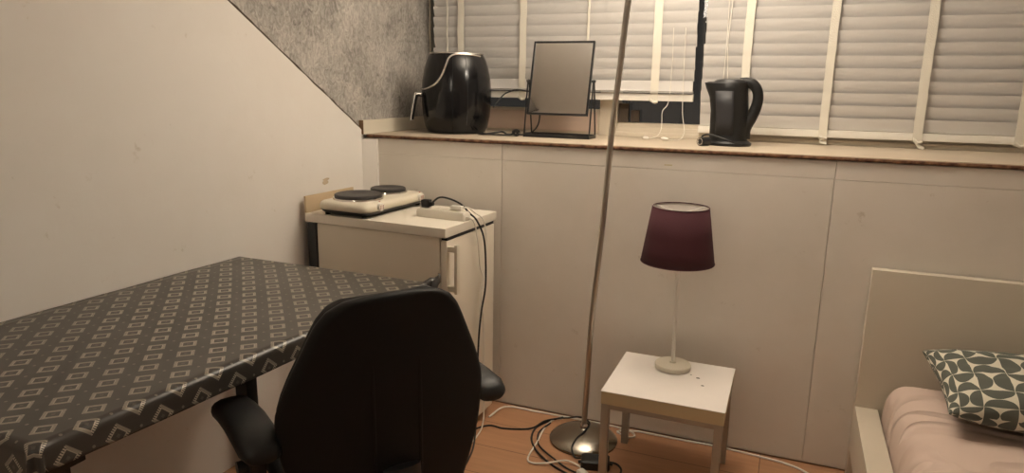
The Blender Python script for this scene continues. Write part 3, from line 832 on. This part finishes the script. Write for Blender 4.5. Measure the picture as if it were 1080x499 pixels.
# ---------------------------------------------------------------- office chair
CY = D2(56)      # local +y is the facing direction
co = V((-.74, 1.19, 0))
ch = thing('office_chair', 'black office chair seen from behind, pushed towards the cloth-covered desk', 'chair', co, CY)
OUT = [(.435, .165), (.49, .193), (.54, .213), (.586, .230), (.627, .240), (.68, .247), (.724, .247), (.762, .236), (.80, .221), (.845, .200), (.893, .178), (.92, .164), (.945, .143), (.962, .112), (.970, .070), (.974, .02)]
def hwid(z):
    for (z0_, w0), (z1_, w1_) in zip(OUT, OUT[1:]):
        if z <= z1_: return w0+(w1_-w0)*(z-z0_)/(z1_-z0_)
    return OUT[-1][1]
def backsheet(z, u, w):    # curved surface of the backrest, u -1..1
    return .045*(u*w/.25)**2 + .10*max(0, (.62-z))**1.5 - .10*(z-.70)**2
def shell(off0, off1, shrink, zlo, zhi):
    bm = B(); nu, nv = 28, 44; F_ = []; K_ = []
    for j in range(nv+1):
        t = j/nv; z = zlo+(zhi-zlo)*(1-(1-t)**1.6) if t > .5 else zlo+(zhi-zlo)*(1-(.5)**1.6)*t/.5
        w = max(.012, hwid(z)-shrink); rf, rk = [], []
        for i in range(nu+1):
            u = -1+2*i/nu; s = math.sin(u*PI/2)
            e = min(1, (1-abs(s))*w/.022); ez = min(1, (zhi-z)/.016, (z-zlo)/.016+.0)
            rnd = math.sqrt(max(0, 1-(1-e)**2))*math.sqrt(max(0, 1-(1-max(0, ez))**2))
            y = backsheet(z, s, w); mid = (off0+off1)/2; hf = (off1-off0)/2
            rf.append(bm.verts.new((s*w, y+mid-hf*rnd, z))); rk.append(bm.verts.new((s*w, y+mid+hf*rnd, z)))
        F_.append(rf); K_.append(rk)
    for j in range(nv):
        for i in range(nu):
            bm.faces.new((F_[j][i], F_[j][i+1], F_[j+1][i+1], F_[j+1][i])); bm.faces.new((K_[j][i+1], K_[j][i], K_[j+1][i], K_[j+1][i+1]))
    bmesh.ops.remove_doubles(bm, verts=bm.verts, dist=1e-5)
    return bm
obj('backrest_shell', shell(0, .034, 0, .435, .974), M['chair_shell'], ch, local=True, angle=60)
obj('backrest_cushion', shell(.026, .075, .012, .45, .962), M['chair_fabric'], ch, local=True, angle=60)
# stiffening ribs moulded in the shell
for x in (-.055, .055):
    bm = B(); tube(bm, [(x, backsheet(z, x/.24, .24)-.0005, z) for z in (.46, .55, .65, .75, .82)], .004, 8, flat=(.012, .004), rads=lambda u: .12+.3*math.sin(PI*u)**.5)
    obj('shell_rib', bm, M['chair_shell'], ch, local=True)
bm = B(); loft(bm, [[(x_, y_+.27, z_) for x_, y_, z_ in rrect(a, b, .08, z)] for a, b, z in ((.18, .18, .425), (.196, .205, .435), (.200, .212, .46), (.196, .206, .485), (.18, .18, .495))])
obj('seat', bm, M['chair_fabric'], ch, local=True, angle=60)
bm = B(); loft(bm, [[(x_, y_+.27, z_) for x_, y_, z_ in rrect(a, b, .07, z)] for a, b, z in ((.12, .12, .385), (.17, .18, .40), (.188, .198, .424))])
obj('seat_pan', bm, M['chair_shell'], ch, local=True)
bm = B(); tube(bm, [(0, .20, .385), (0, .04, .375), (0, -.008, .42), (0, -.022, .50), (0, -.016, .58)], .02, 12, flat=(.045, .014))
obj('back_bracket', bm, M['black_plastic'], ch, local=True)
bm = B(); lathe(bm, [(.030, .10), (.030, .24), (.022, .24), (.022, .39)], (0, .28, 0), 24); obj('gas_column', bm, M['black_plastic'], ch, local=True)
for k in range(5):
    a = D2(18+72*k); d = V((math.cos(a), math.sin(a), 0)); c0 = V((0, .28, 0)); bm = B()
    tube(bm, [c0+d*.02+V((0, 0, .115)), c0+d*.14+V((0, 0, .105)), c0+d*.30+V((0, 0, .078))], .02, 10, flat=(.022, .014), rads=lambda u: 1.2-.45*u)
    lg = obj('base_spoke', bm, M['black_plastic'], ch, local=True)
    bm = B(); e = c0+d*.30; s_ = V((-d.y, d.x, 0))
    for q_ in (-.014, .014): tube(bm, [e+s_*(q_-.008)+V((0, 0, .027)), e+s_*(q_+.008)+V((0, 0, .027))], .027, 20, smooth=False)
    tube(bm, [e+V((0, 0, .027)), e+V((0, 0, .072))], .007, 8, smooth=False)
    obj('caster', bm, M['rubber'], lg, local=True)
for s_ in (-1, 1):
    x = .275*s_; bm = B()
    rows = []
    # pad: dips down and outward at its far end, broad and padded
    PADL = [(.035, .676, .022, .010), (.045, .681, .036, .019), (.075, .686, .045, .025), (.13, .690, .046, .026), (.20, .691, .046, .026), (.26, .688, .045, .026), (.30, .682, .044, .027), (.322, .672, .040, .026), (.334, .662, .026, .016)]
    for y, z, w, h in PADL:
        n_ = 16; ring = []
        for k in range(n_):
            a = 2*PI*k/n_; cx_, sx_ = math.cos(a), math.sin(a)
            ring.append((x+s_*.06*max(0, y-.18)+w*math.copysign(abs(cx_)**.75, cx_), y, z-.02+h*math.copysign(abs(sx_)**.8, sx_)))
        rows.append(ring)
    loft(bm, rows); pd = obj('armrest', bm, M['black_soft'], ch, local=True, angle=60)
    bm = B()
    xb = x-.016*s_
    box(bm, xb-.014, xb+.014, .18, .25, .47, .660, .006)
    box(bm, xb-.018, xb+.018, .17, .26, .44, .585, .008)
    tube(bm, [(xb, .215, .46), (x-.03*s_, .20, .41), (x-.12*s_, .18, .395), (x-.17*s_, .18, .395)], .02, 10, flat=(.03, .012))
    obj('arm_bracket', bm, M['black_plastic'], pd, local=True)
    bm = B(); tube(bm, [(xb+.016*s_, .20, .56), (xb+.040*s_, .20, .56)], .016, 14, smooth=False); obj('adjust_knob', bm, M['black_plastic'], pd, local=True)

# ---------------------------------------------------------------- floor lamp
lb = V((-.672, 2.482, 0))
fl = thing('floor_lamp', 'tall brushed-steel floor lamp with round domed base and thin leaning pole', 'lamp', lb)
bm = B()
lathe(bm, [(.128, .002), (.136, .004), (.137, .010), (.134, .014), (.120, .024), (.095, .037), (.065, .047), (.035, .053), (.018, .056), (.010, .060)], lb, 72)
obj('base', bm, M['steel_base'], fl, angle=30)
bm = B(); lathe(bm, [(.134, 0), (.134, .003)], lb, 48); obj('felt_pad', bm, M['rubber'], fl)
bm = B()
pp = [(-.672, 2.482, .052), (-.667, 2.484, .25), (-.660, 2.486, .50), (-.645, 2.486, .72), (-.630, 2.482, .932), (-.618, 2.474, 1.122), (-.607, 2.463, 1.262), (-.584, 2.440, 1.475), (-.559, 2.410, 1.692), (-.535, 2.395, 1.775), (-.49, 2.385, 1.80), (-.452, 2.38, 1.808)]
tube(bm, pp, .0108, 16); obj('pole', bm, M['steel'], fl)
bm = B(); lathe(bm, [(.016, 0), (.016, .012), (.0115, .02)], (-.672, 2.482, .055), 24); obj('collar', bm, M['chrome'], fl)
LZ = 1.875; lc = V((-.436, 2.38, LZ))
bm = B(); bmesh.ops.create_uvsphere(bm, u_segments=32, v_segments=20, radius=.060, matrix=Matrix.Translation(lc))
LAMP_E = 96.0
obj('globe_shade', bm, mat_emit('glowing_globe', (1.0, .885, .74), LAMP_E), fl)
bm = B(); lathe(bm, [(.012, 0), (.034, .006), (.036, .03), (.030, .032)], (-.438, 2.38, LZ-.080), 24); obj('lamp_holder', bm, M['steel'], fl)

# ceiling light of the room, behind the viewer
cc = V((-.90, -.55, ZC)); cl_ = thing('ceiling_lamp', 'round white globe lamp under the ceiling near the rear wall', 'lamp', cc)
bm = B(); lathe(bm, [(.06, 0), (.06, -.02), (.02, -.035), (.02, -.05)], cc, 32); obj('ceiling_rose', bm, M['white_plastic'], cl_)
bm = B(); bmesh.ops.create_uvsphere(bm, u_segments=32, v_segments=20, radius=.12, matrix=Matrix.Translation(cc-V((0, 0, .165))))
obj('globe', bm, mat_emit('glowing_ceiling_globe', (1.0, .885, .74), 15.0), cl_)

# ---------------------------------------------------------------- side table
sx0, sx1, sy0, sy1, szt = -.530, -.117, 2.160, 2.552, .380
st = thing('side_table', 'small square white-topped side table with grey metal legs beside the floor lamp', 'table', ((sx0+sx1)/2, (sy0+sy1)/2, 0))
bm = B(); box(bm, sx0, sx1, sy0, sy1, szt-.003, szt, .001)
tp = obj('tabletop', bm, mat('scuffed_white_top', (.86, .80, .75), .40, var=.05, vscale=7), st)
bm = B(); box(bm, sx0+.0015, sx1-.0015, sy0+.0015, sy1-.0015, szt-.048, szt-.0035, .001); obj('edge_band', bm, M['edge_beige'], st)
for x in (sx0+.016, sx1-.018):
    for y in (sy0+.016, sy1-.018):
        bm = B(); box(bm, x-.0135, x+.0135, y-.0135, y+.0135, 0, szt-.0485, .0015); obj('leg', bm, M['grey_metal'], st)
bm = B()
for y in (sy0+.016, sy1-.018):
    bm = B(); box(bm, sx0+.03, sx1-.03, y-.011, y+.011, szt-.066, szt-.0485, .001)
    obj('rail', bm, M['grey_metal'], st)
bm = B()
for (x, y, r) in ((-.235, 2.405, .006), (-.212, 2.345, .005), (-.262, 2.425, .003)):
    pts = [(x+r*math.cos(2*PI*k/9)*(1+.4*random.random()), y+.6*r*math.sin(2*PI*k/9)*(1+.4*random.random()), szt+.0003) for k in range(9)]
    bm = B(); bm.faces.new([bm.verts.new(p) for p in pts])
    obj('chip_mark', bm, M['dark_wood'], tp, smooth=False, solid=(.0004, 0))

# ---------------------------------------------------------------- table lamp
tb = V((-.335, 2.462, szt))
tlp = thing('table_lamp', 'table lamp with burgundy drum shade and slim cream stem on the side table', 'lamp', tb)
bm = B(); lathe(bm, [(.060, .001), (.065, .003), (.066, .017), (.063, .020), (.012, .0225), (.010, .028)], tb, 56); obj('base', bm, M['cream_plastic'], tlp)
bm = B(); tube(bm, [tb+V((0, 0, .022)), tb+V((-.004, 0, .24)), tb+V((-.007, 0, .46))], .0068, 14); obj('stem', bm, M['white_plastic'], tlp)
sc_ = tb+V((-.010, 0, 0)); zb, zt_ = .408, .612; rb, rt = .131, .100
bm = B()
n = 72; rings = []
for r, z in ((rb, zb), (rb*.75+rt*.25, zb+(zt_-zb)*.25), ((rb+rt)/2, (zb+zt_)/2), (rt, zt_)):
    rings.append([bm.verts.new((sc_.x+r*math.cos(2*PI*k/n), sc_.y+r*math.sin(2*PI*k/n), sc_.z+z)) for k in range(n)])
for a, b in zip(rings, rings[1:]):
    for k in range(n): bm.faces.new((a[k], a[(k+1) % n], b[(k+1) % n], b[k]))
sh = obj('lamp_shade', bm, [M['shade'], M['shade_in']], tlp, solid=(.0016, -1, 1))
bm = B()
for r, z in ((rb-.001, zb+.002), (rt-.001, zt_-.002)):
    bm = B(); tube(bm, [(sc_.x+r*math.cos(2*PI*k/48), sc_.y+r*math.sin(2*PI*k/48), sc_.z+z) for k in range(49)], .0022, 6, smooth=False)
    obj('shade_rim', bm, M['shade'], sh)
bm = B()
for k in range(3):
    a = D2(40+120*k); tube(bm, [(sc_.x+.016*math.cos(a), sc_.y+.016*math.sin(a), sc_.z+zt_-.022), (sc_.x+(rt-.002)*math.cos(a), sc_.y+(rt-.002)*math.sin(a), sc_.z+zt_-.006)], .0018, 6, smooth=False)
tube(bm, [(sc_.x+.018*math.cos(2*PI*k/20), sc_.y+.018*math.sin(2*PI*k/20), sc_.z+zt_-.022) for k in range(21)], .002, 6, smooth=False)
obj('shade_spider', bm, M['white_plastic'], sh)
bm = B(); lathe(bm, [(.014, .455), (.016, .46), (.016, .515), (.012, .52)], tb+V((-.008, 0, 0)), 20); obj('bulb_holder', bm, M['white_plastic'], tlp)
bm = B(); lathe(bm, [(.010, .52), (.018, .535), (.026, .555), (.024, .575), (.012, .588), (.002, .590)], tb+V((-.008, 0, 0)), 24); obj('bulb', bm, mat('unlit_bulb', (.8, .78, .74), .2), tlp)
bm = B(); tube(bm, [tb+V((.0, .066, .006)), tb+V((.002, .080, .0035)), tb+V((.006, .092, .002)), tb+V((.006, .098, -.02)), tb+V((-.02, .100, -.045)), tb+V((-.10, .098, -.055)), tb+V((-.172, .098, -.09)), tb+V((-.180, .098, -.20)), tb+V((-.180, .10, -.374))], .0022, 6) 
obj('lamp_cord', bm, M['cord_white'], tlp)

# ---------------------------------------------------------------- cables on the floor
def cable(pts, r, m, label):
    bm = B(); tube(bm, pts, r, 8); o = obj('floor_cable', bm, m)
    c = V(pts[len(pts)//2]); c.z = 0; rebase(o, c); return tag(o, label, 'cable')
cable([(-1.10, 2.50, .004), (-1.085, 2.60, .004), (-1.04, 2.630, .004), (-.95, 2.632, .004), (-.85, 2.634, .004), (-.76, 2.638, .004), (-.66, 2.640, .004), (-.57, 2.634, .005), (-.505, 2.615, .007), (-.485, 2.585, .006), (-.51, 2.57, .005), (-.56, 2.60, .004), (-.50, 2.632, .004), (-.40, 2.636, .004), (-.30, 2.638, .004), (-.20, 2.640, .004), (-.11, 2.638, .004), (0, 2.628, .004), (.09, 2.615, .004), (.17, 2.575, .004), (.22, 2.50, .004), (.25, 2.40, .004)],
      .0042, M['cord_white'], 'white cable running along the foot of the window wall from fridge to bed')
cable([(-.80, 2.605, .010), (-.835, 2.585, .006), (-.847, 2.50, .0045), (-.836, 2.39, .0045), (-.828, 2.262, .0045), (-.803, 2.228, .0045), (-.745, 2.236, .012), (-.68, 2.282, .013), (-.62, 2.272, .0045), (-.585, 2.235, .0045)],
      .0036, M['cord_white'], 'white lead bent into a sharp corner on the floor left of the lamp base')
cable([(-1.30, 2.06, .004), (-1.16, 2.28, .004), (-1.08, 2.425, .004), (-1.00, 2.434, .004), (-.90, 2.476, .005), (-.862, 2.55, .012), (-.81, 2.595, .014), (-.775, 2.617, .013), (-.735, 2.60, .034), (-.70, 2.575, .048), (-.672, 2.545, .054), (-.655, 2.505, .060), (-.661, 2.450, .056), (-.678, 2.405, .044), (-.684, 2.365, .026), (-.670, 2.338, .009), (-.655, 2.325, .008), (-.635, 2.32, .014)],
      .0036, M['rubber'], 'black lead looping over the steel lamp base to the black adapter')
cable([(-.80, 2.61, .014), (-.845, 2.575, .006), (-.880, 2.50, .0042), (-.873, 2.42, .0042), (-.842, 2.355, .0042), (-.785, 2.285, .008), (-.71, 2.237, .0042), (-.63, 2.205, .0042), (-.53, 2.20, .0042), (-.485, 2.25, .0042), (-.475, 2.31, .0042), (-.50, 2.345, .006), (-.535, 2.335, .014)],
      .0040, M['rubber'], 'black cable curling round the left of the lamp base and back to the adapter')
cable([(-.835, 2.545, .011), (-.855, 2.48, .0048), (-.850, 2.43, .0048), (-.818, 2.36, .0048), (-.745, 2.29, .011), (-.655, 2.24, .0042), (-.575, 2.222, .0042), (-.50, 2.17, .0042), (-.40, 2.10, .0042)],
      .0034, M['rubber'], 'thin black cable lying just inside the larger black loop')
ad = thing('power_adapter', 'black power adapter block on the floor in front of the steel lamp base', 'adapter', (-.575, 2.31, 0), D2(14))
bm = B(); loft(bm, [rrect(.052, .034, .008, 0), rrect(.054, .036, .009, .006), rrect(.053, .035, .009, .030), rrect(.046, .029, .008, .035)])
obj('housing', bm, M['rubber'], ad, local=True)
for q_ in (-1, 1):
    bm = B(); tube(bm, [(.052*q_, 0, .014), (.064*q_, 0, .012)], .006, 10, smooth=False)
    obj('strain_relief', bm, M['black_plastic'], ad, local=True)
wc = thing('cable_connector', 'small white plug on the floor beside the black adapter', 'plug', (-.60, 2.225, 0), D2(-35))
bm = B(); loft(bm, [rrect(.020, .014, .004, 0), rrect(.021, .015, .004, .004), rrect(.020, .014, .004, .018), rrect(.016, .011, .004, .022)])
obj('housing', bm, M['white_plastic'], wc, local=True)
bm = B(); 
for y in (-.006, .006): tube(bm, [(.020, y, .011), (.036, y, .011)], .0022, 8, smooth=False)
obj('pin', bm, M['chrome'], wc, local=True)

# wall marks: small plug hole / scuff on the left wall, screw slot on the knee wall
bm = B()
for (y, z, a, b) in ((2.352, 1.008, .022, .006), (2.345, .996, .020, .009)):
    x = xl(y)+.0006
    pts = [(x, y+a*math.cos(2*PI*k/10)*(.8+.4*random.random()), z+b*math.sin(2*PI*k/10)*(.8+.4*random.random())) for k in range(10)]
    bm.faces.new([bm.verts.new(p) for p in pts])
struct('trim_5', bm, mat('filler_stain', (.50, .40, .28), .7, var=.2), smooth=False, solid=(.0008, 0))
bm = B(); box(bm, -.445, -.415, YW-.0006, YW+.001, 1.113, 1.118, .0002, 1)
struct('trim_6', bm, M['edge_beige'], smooth=False)

# ---------------------------------------------------------------- bed
bx0, bx1 = .300, 1.37
bd = thing('bed_frame', 'cream lacquered bed frame with tall flat headboard against the window wall', 'bed', ((bx0+bx1)/2, 2.6, 0))
bm = B(); box(bm, bx0, bx1, 2.603, 2.643, 0, .800, .0025); obj('headboard', bm, M['bed'], bd)
bm = B(); box(bm, bx0, bx0+.074, .62, 2.6025, .115, .290, .0025); obj('side_rail', bm, M['bed'], bd)
bm = B(); box(bm, bx1-.074, bx1, .62, 2.6025, .115, .290, .0025); obj('side_rail', bm, M['bed'], bd)
bm = B(); box(bm, bx0, bx1, .57, .6195, 0, .38, .0025); obj('footboard', bm, M['bed'], bd)
bm = B(); box(bm, bx0+.075, bx1-.075, .625, 2.60, .13, .150); obj('slat_base', bm, M['bed'], bd)
# mattress with fitted sheet
mX0, mX1, mY0, mY1, mZ0, mZ1 = .380, 1.290, .64, 2.598, .152, .428
mt_ = B(); N1, N2 = 56, 90
def msurf(u, v):
    """u,v in -1..1 over the unwrapped sheet; returns point"""
    return None
hx, hy = (mX1-mX0)/2, (mY1-mY0)/2; cxm, cym = (mX0+mX1)/2, (mY0+mY1)/2
levels = [(0, .010), (.02, .002), (.08, .0), (.16, .0), (.205, .004), (.235, .012), (.258, .026), (.270, .045), (.2755, .070)]
def ring_m(dz, ins, rr):
    pts = rrect(hx-ins, hy-ins, max(.02, rr), 0, 8); out = []
    # densify the straight runs
    L = []
    for a, b in zip(pts, pts[1:]+pts[:1]):
        d = (V(b)-V(a)).length; k = max(1, int(round(d/.05)))
        for s in range(k): L.append(V(a).lerp(V(b), s/k))
    for p in L:
        w = .006*noise.noise(V((p.x*9, p.y*9, dz*4)))+.004*noise.noise(V((p.x*26, p.y*26, dz*2)))*(1 if dz < .26 else .5)
        n_ = V((p.x, p.y, 0)).normalized()
        out.append((cxm+p.x+n_.x*w*.8*(.3 if p.y > hy-.06 else 1), cym+p.y+min(0, n_.y*w), mZ0+dz+(.5*w if dz > .2 else 0)))
    return out
# all rings share the ring topology of the outermost outline
base = []
pts = rrect(1, 1, .09, 0, 8)
def ring2(dz, ins):
    out = []
    rr = .055
    P = rrect(hx, hy, rr, 0, 8); L = []
    for a, b in zip(P, P[1:]+P[:1]):
        d = (V(b)-V(a)).length; k = max(1, int(round(d/.045)))
        for s in range(k): L.append(V(a).lerp(V(b), s/k))
    for p in L:
        fx = (hx-ins)/hx; fy = (hy-ins)/hy
        q = V((p.x*fx, p.y*fy, 0))
        w = .007*noise.noise(V((p.x*7, p.y*7, dz*3)))+.0035*noise.noise(V((p.x*24, p.y*24, dz)))
        nn = V((p.x, p.y*.4, 0)).normalized()
        k2 = .2 if p.y > hy-.05 else 1
        z = mZ0+dz
        if dz > .2:
            z += .006*noise.noise(V((q.x*5, q.y*5, 9)))+.0035*noise.noise(V((q.x*14+q.y*9, q.y*7, 2)))
            z += .012*max(0, min(1, (q.x+hx)/.5))*max(0, min(1, (q.y+hy-.2)/1.2))*(1 if ins > .03 else .6)
        else: z += .006*max(0, noise.noise(V((p.x*10, p.y*10, 0)))) if dz > 0 else 0
        out.append((cxm+q.x+nn.x*w*k2, min(mY1, cym+q.y+nn.y*w*k2), z))
    return out
insets = [(0, .012), (.02, .003), (.07, .0), (.13, .0), (.18, .002), (.215, .008), (.243, .020), (.262, .036), (.272, .060), (.2755, .10), (.276, .16), (.276, .24), (.276, .32), (.276, .40)]
bm = mt_; loft(bm, [ring2(a, b) for a, b in insets])
ma = obj('mattress', bm, M['sheet'], None, angle=80)
rebase(ma, (cxm, cym, mZ0)); tag(ma, 'mattress in a wrinkled pinkish-beige fitted sheet lying in the bed frame', 'mattress')
for o_ in (ma,): 
    s = o_.modifiers.new('sub', 'SUBSURF'); s.levels = 1; s.render_levels = 1

# pillow
bm = B(); uvl = bm.loops.layers.uv.new('UVMap')
PX, PY, PT = .34, .20, .074; NU, NV = 72, 44; top_, bot_ = {}, {}
def pil(u, v, s):
    e = (max(0, 1-abs(u)**3.0))**.44*(max(0, 1-abs(v)**2.6))**.44
    pin = 1-.055*(1-abs(v)**2)*1 if False else 1
    x = PX*u*(1-.05*(1-u*u)*0-.045*(1-v*v)*abs(u)**4)
    y = PY*v*(1-.06*(1-u*u)*abs(v)**4)
    w = .010*noise.noise(V((u*3.2, v*3.2, s*3)))+.006*noise.noise(V((u*9, v*7, s)))*(.4+abs(u))
    z = s*(PT*e*(1+w*6)) + w*.6*e
    return V((x, y, z))
for i in range(NU+1):
    for j in range(NV+1):
        u = math.sin((-1+2*i/NU)*PI/2); v = math.sin((-1+2*j/NV)*PI/2)
        top_[i, j] = bm.verts.new(pil(u, v, 1))
        bot_[i, j] = top_[i, j] if i in (0, NU) or j in (0, NV) else bm.verts.new(pil(u, v, -1))
def arcu(t):  # unwrapped distance so the print does not stretch at the rim
    return t
for i in range(NU):
    for j in range(NV):
        for T, flip in ((top_, 0), (bot_, 1)):
            vs = [T[i, j], T[i+1, j], T[i+1, j+1], T[i, j+1]]
            ij = [(i, j), (i+1, j), (i+1, j+1), (i, j+1)]
            if flip: vs = vs[::-1]; ij = ij[::-1]
            f = bm.faces.new(vs)
            for lp, (a, b) in zip(f.loops, ij):
                U = (-1+2*a/NU); Vv = (-1+2*b/NV)
                lp[uvl].uv = (U*(PX+.035), Vv*(PY+.035)+(.6 if flip else 0))
po = bpy.data.objects
pm = obj('pillow', bm, M['pillow'], None, angle=80)
PLOC = V((.818, 2.355, .530))
rot = Matrix.Rotation(D2(2), 4, 'Z') @ Matrix.Rotation(D2(6), 4, 'X')
pm.data.transform(rot); pm.location = PLOC
tag(pm, 'pillow printed with dark green-grey half circles on cream, at the head of the bed', 'pillow')

# ---------------------------------------------------------------- camera, light, world
f = 725.02; yaw, pitch, roll = -.38260579, .21532635, -.01642256
fw = V((math.sin(yaw)*math.cos(pitch), math.cos(yaw)*math.cos(pitch), -math.sin(pitch)))
rt_ = V((math.cos(yaw), -math.sin(yaw), 0)); dn_ = fw.cross(rt_)
r2 = rt_*math.cos(roll)+dn_*math.sin(roll); d2 = -rt_*math.sin(roll)+dn_*math.cos(roll)
cam = bpy.data.cameras.new('camera'); cam.sensor_width = 36; cam.lens = f/1080*36; cam.clip_start = .02
co_ = bpy.data.objects.new('camera', cam); COL.objects.link(co_)
mw = Matrix.Identity(4)
for i in range(3): mw[i][0] = r2[i]; mw[i][1] = -d2[i]; mw[i][2] = -fw[i]
mw[0][3], mw[1][3], mw[2][3] = 0, 0, 1.40
co_.matrix_world = mw
S.camera = co_

ld = bpy.data.lights.new('uplight_bulb', 'SPOT'); ld.energy = 115; ld.color = (1.0, .885, .74); ld.spot_size = D2(165); ld.spot_blend = .6; ld.shadow_soft_size = .05
lo = bpy.data.objects.new('uplight_bulb', ld); COL.objects.link(lo); lo.location = lc+V((0, 0, .085)); lo.rotation_euler = (PI, 0, 0)
wd = bpy.data.worlds.new('night'); S.world = wd; wd.use_nodes = True
bgn = wd.node_tree.nodes['Background']; bgn.inputs[0].default_value = (.05, .045, .04, 1); bgn.inputs[1].default_value = .7
S.view_settings.view_transform = 'Standard'; S.view_settings.look = 'None'
S.view_settings.exposure = -0.12; S.view_settings.gamma = 1.0; S.view_settings.use_curve_mapping = False
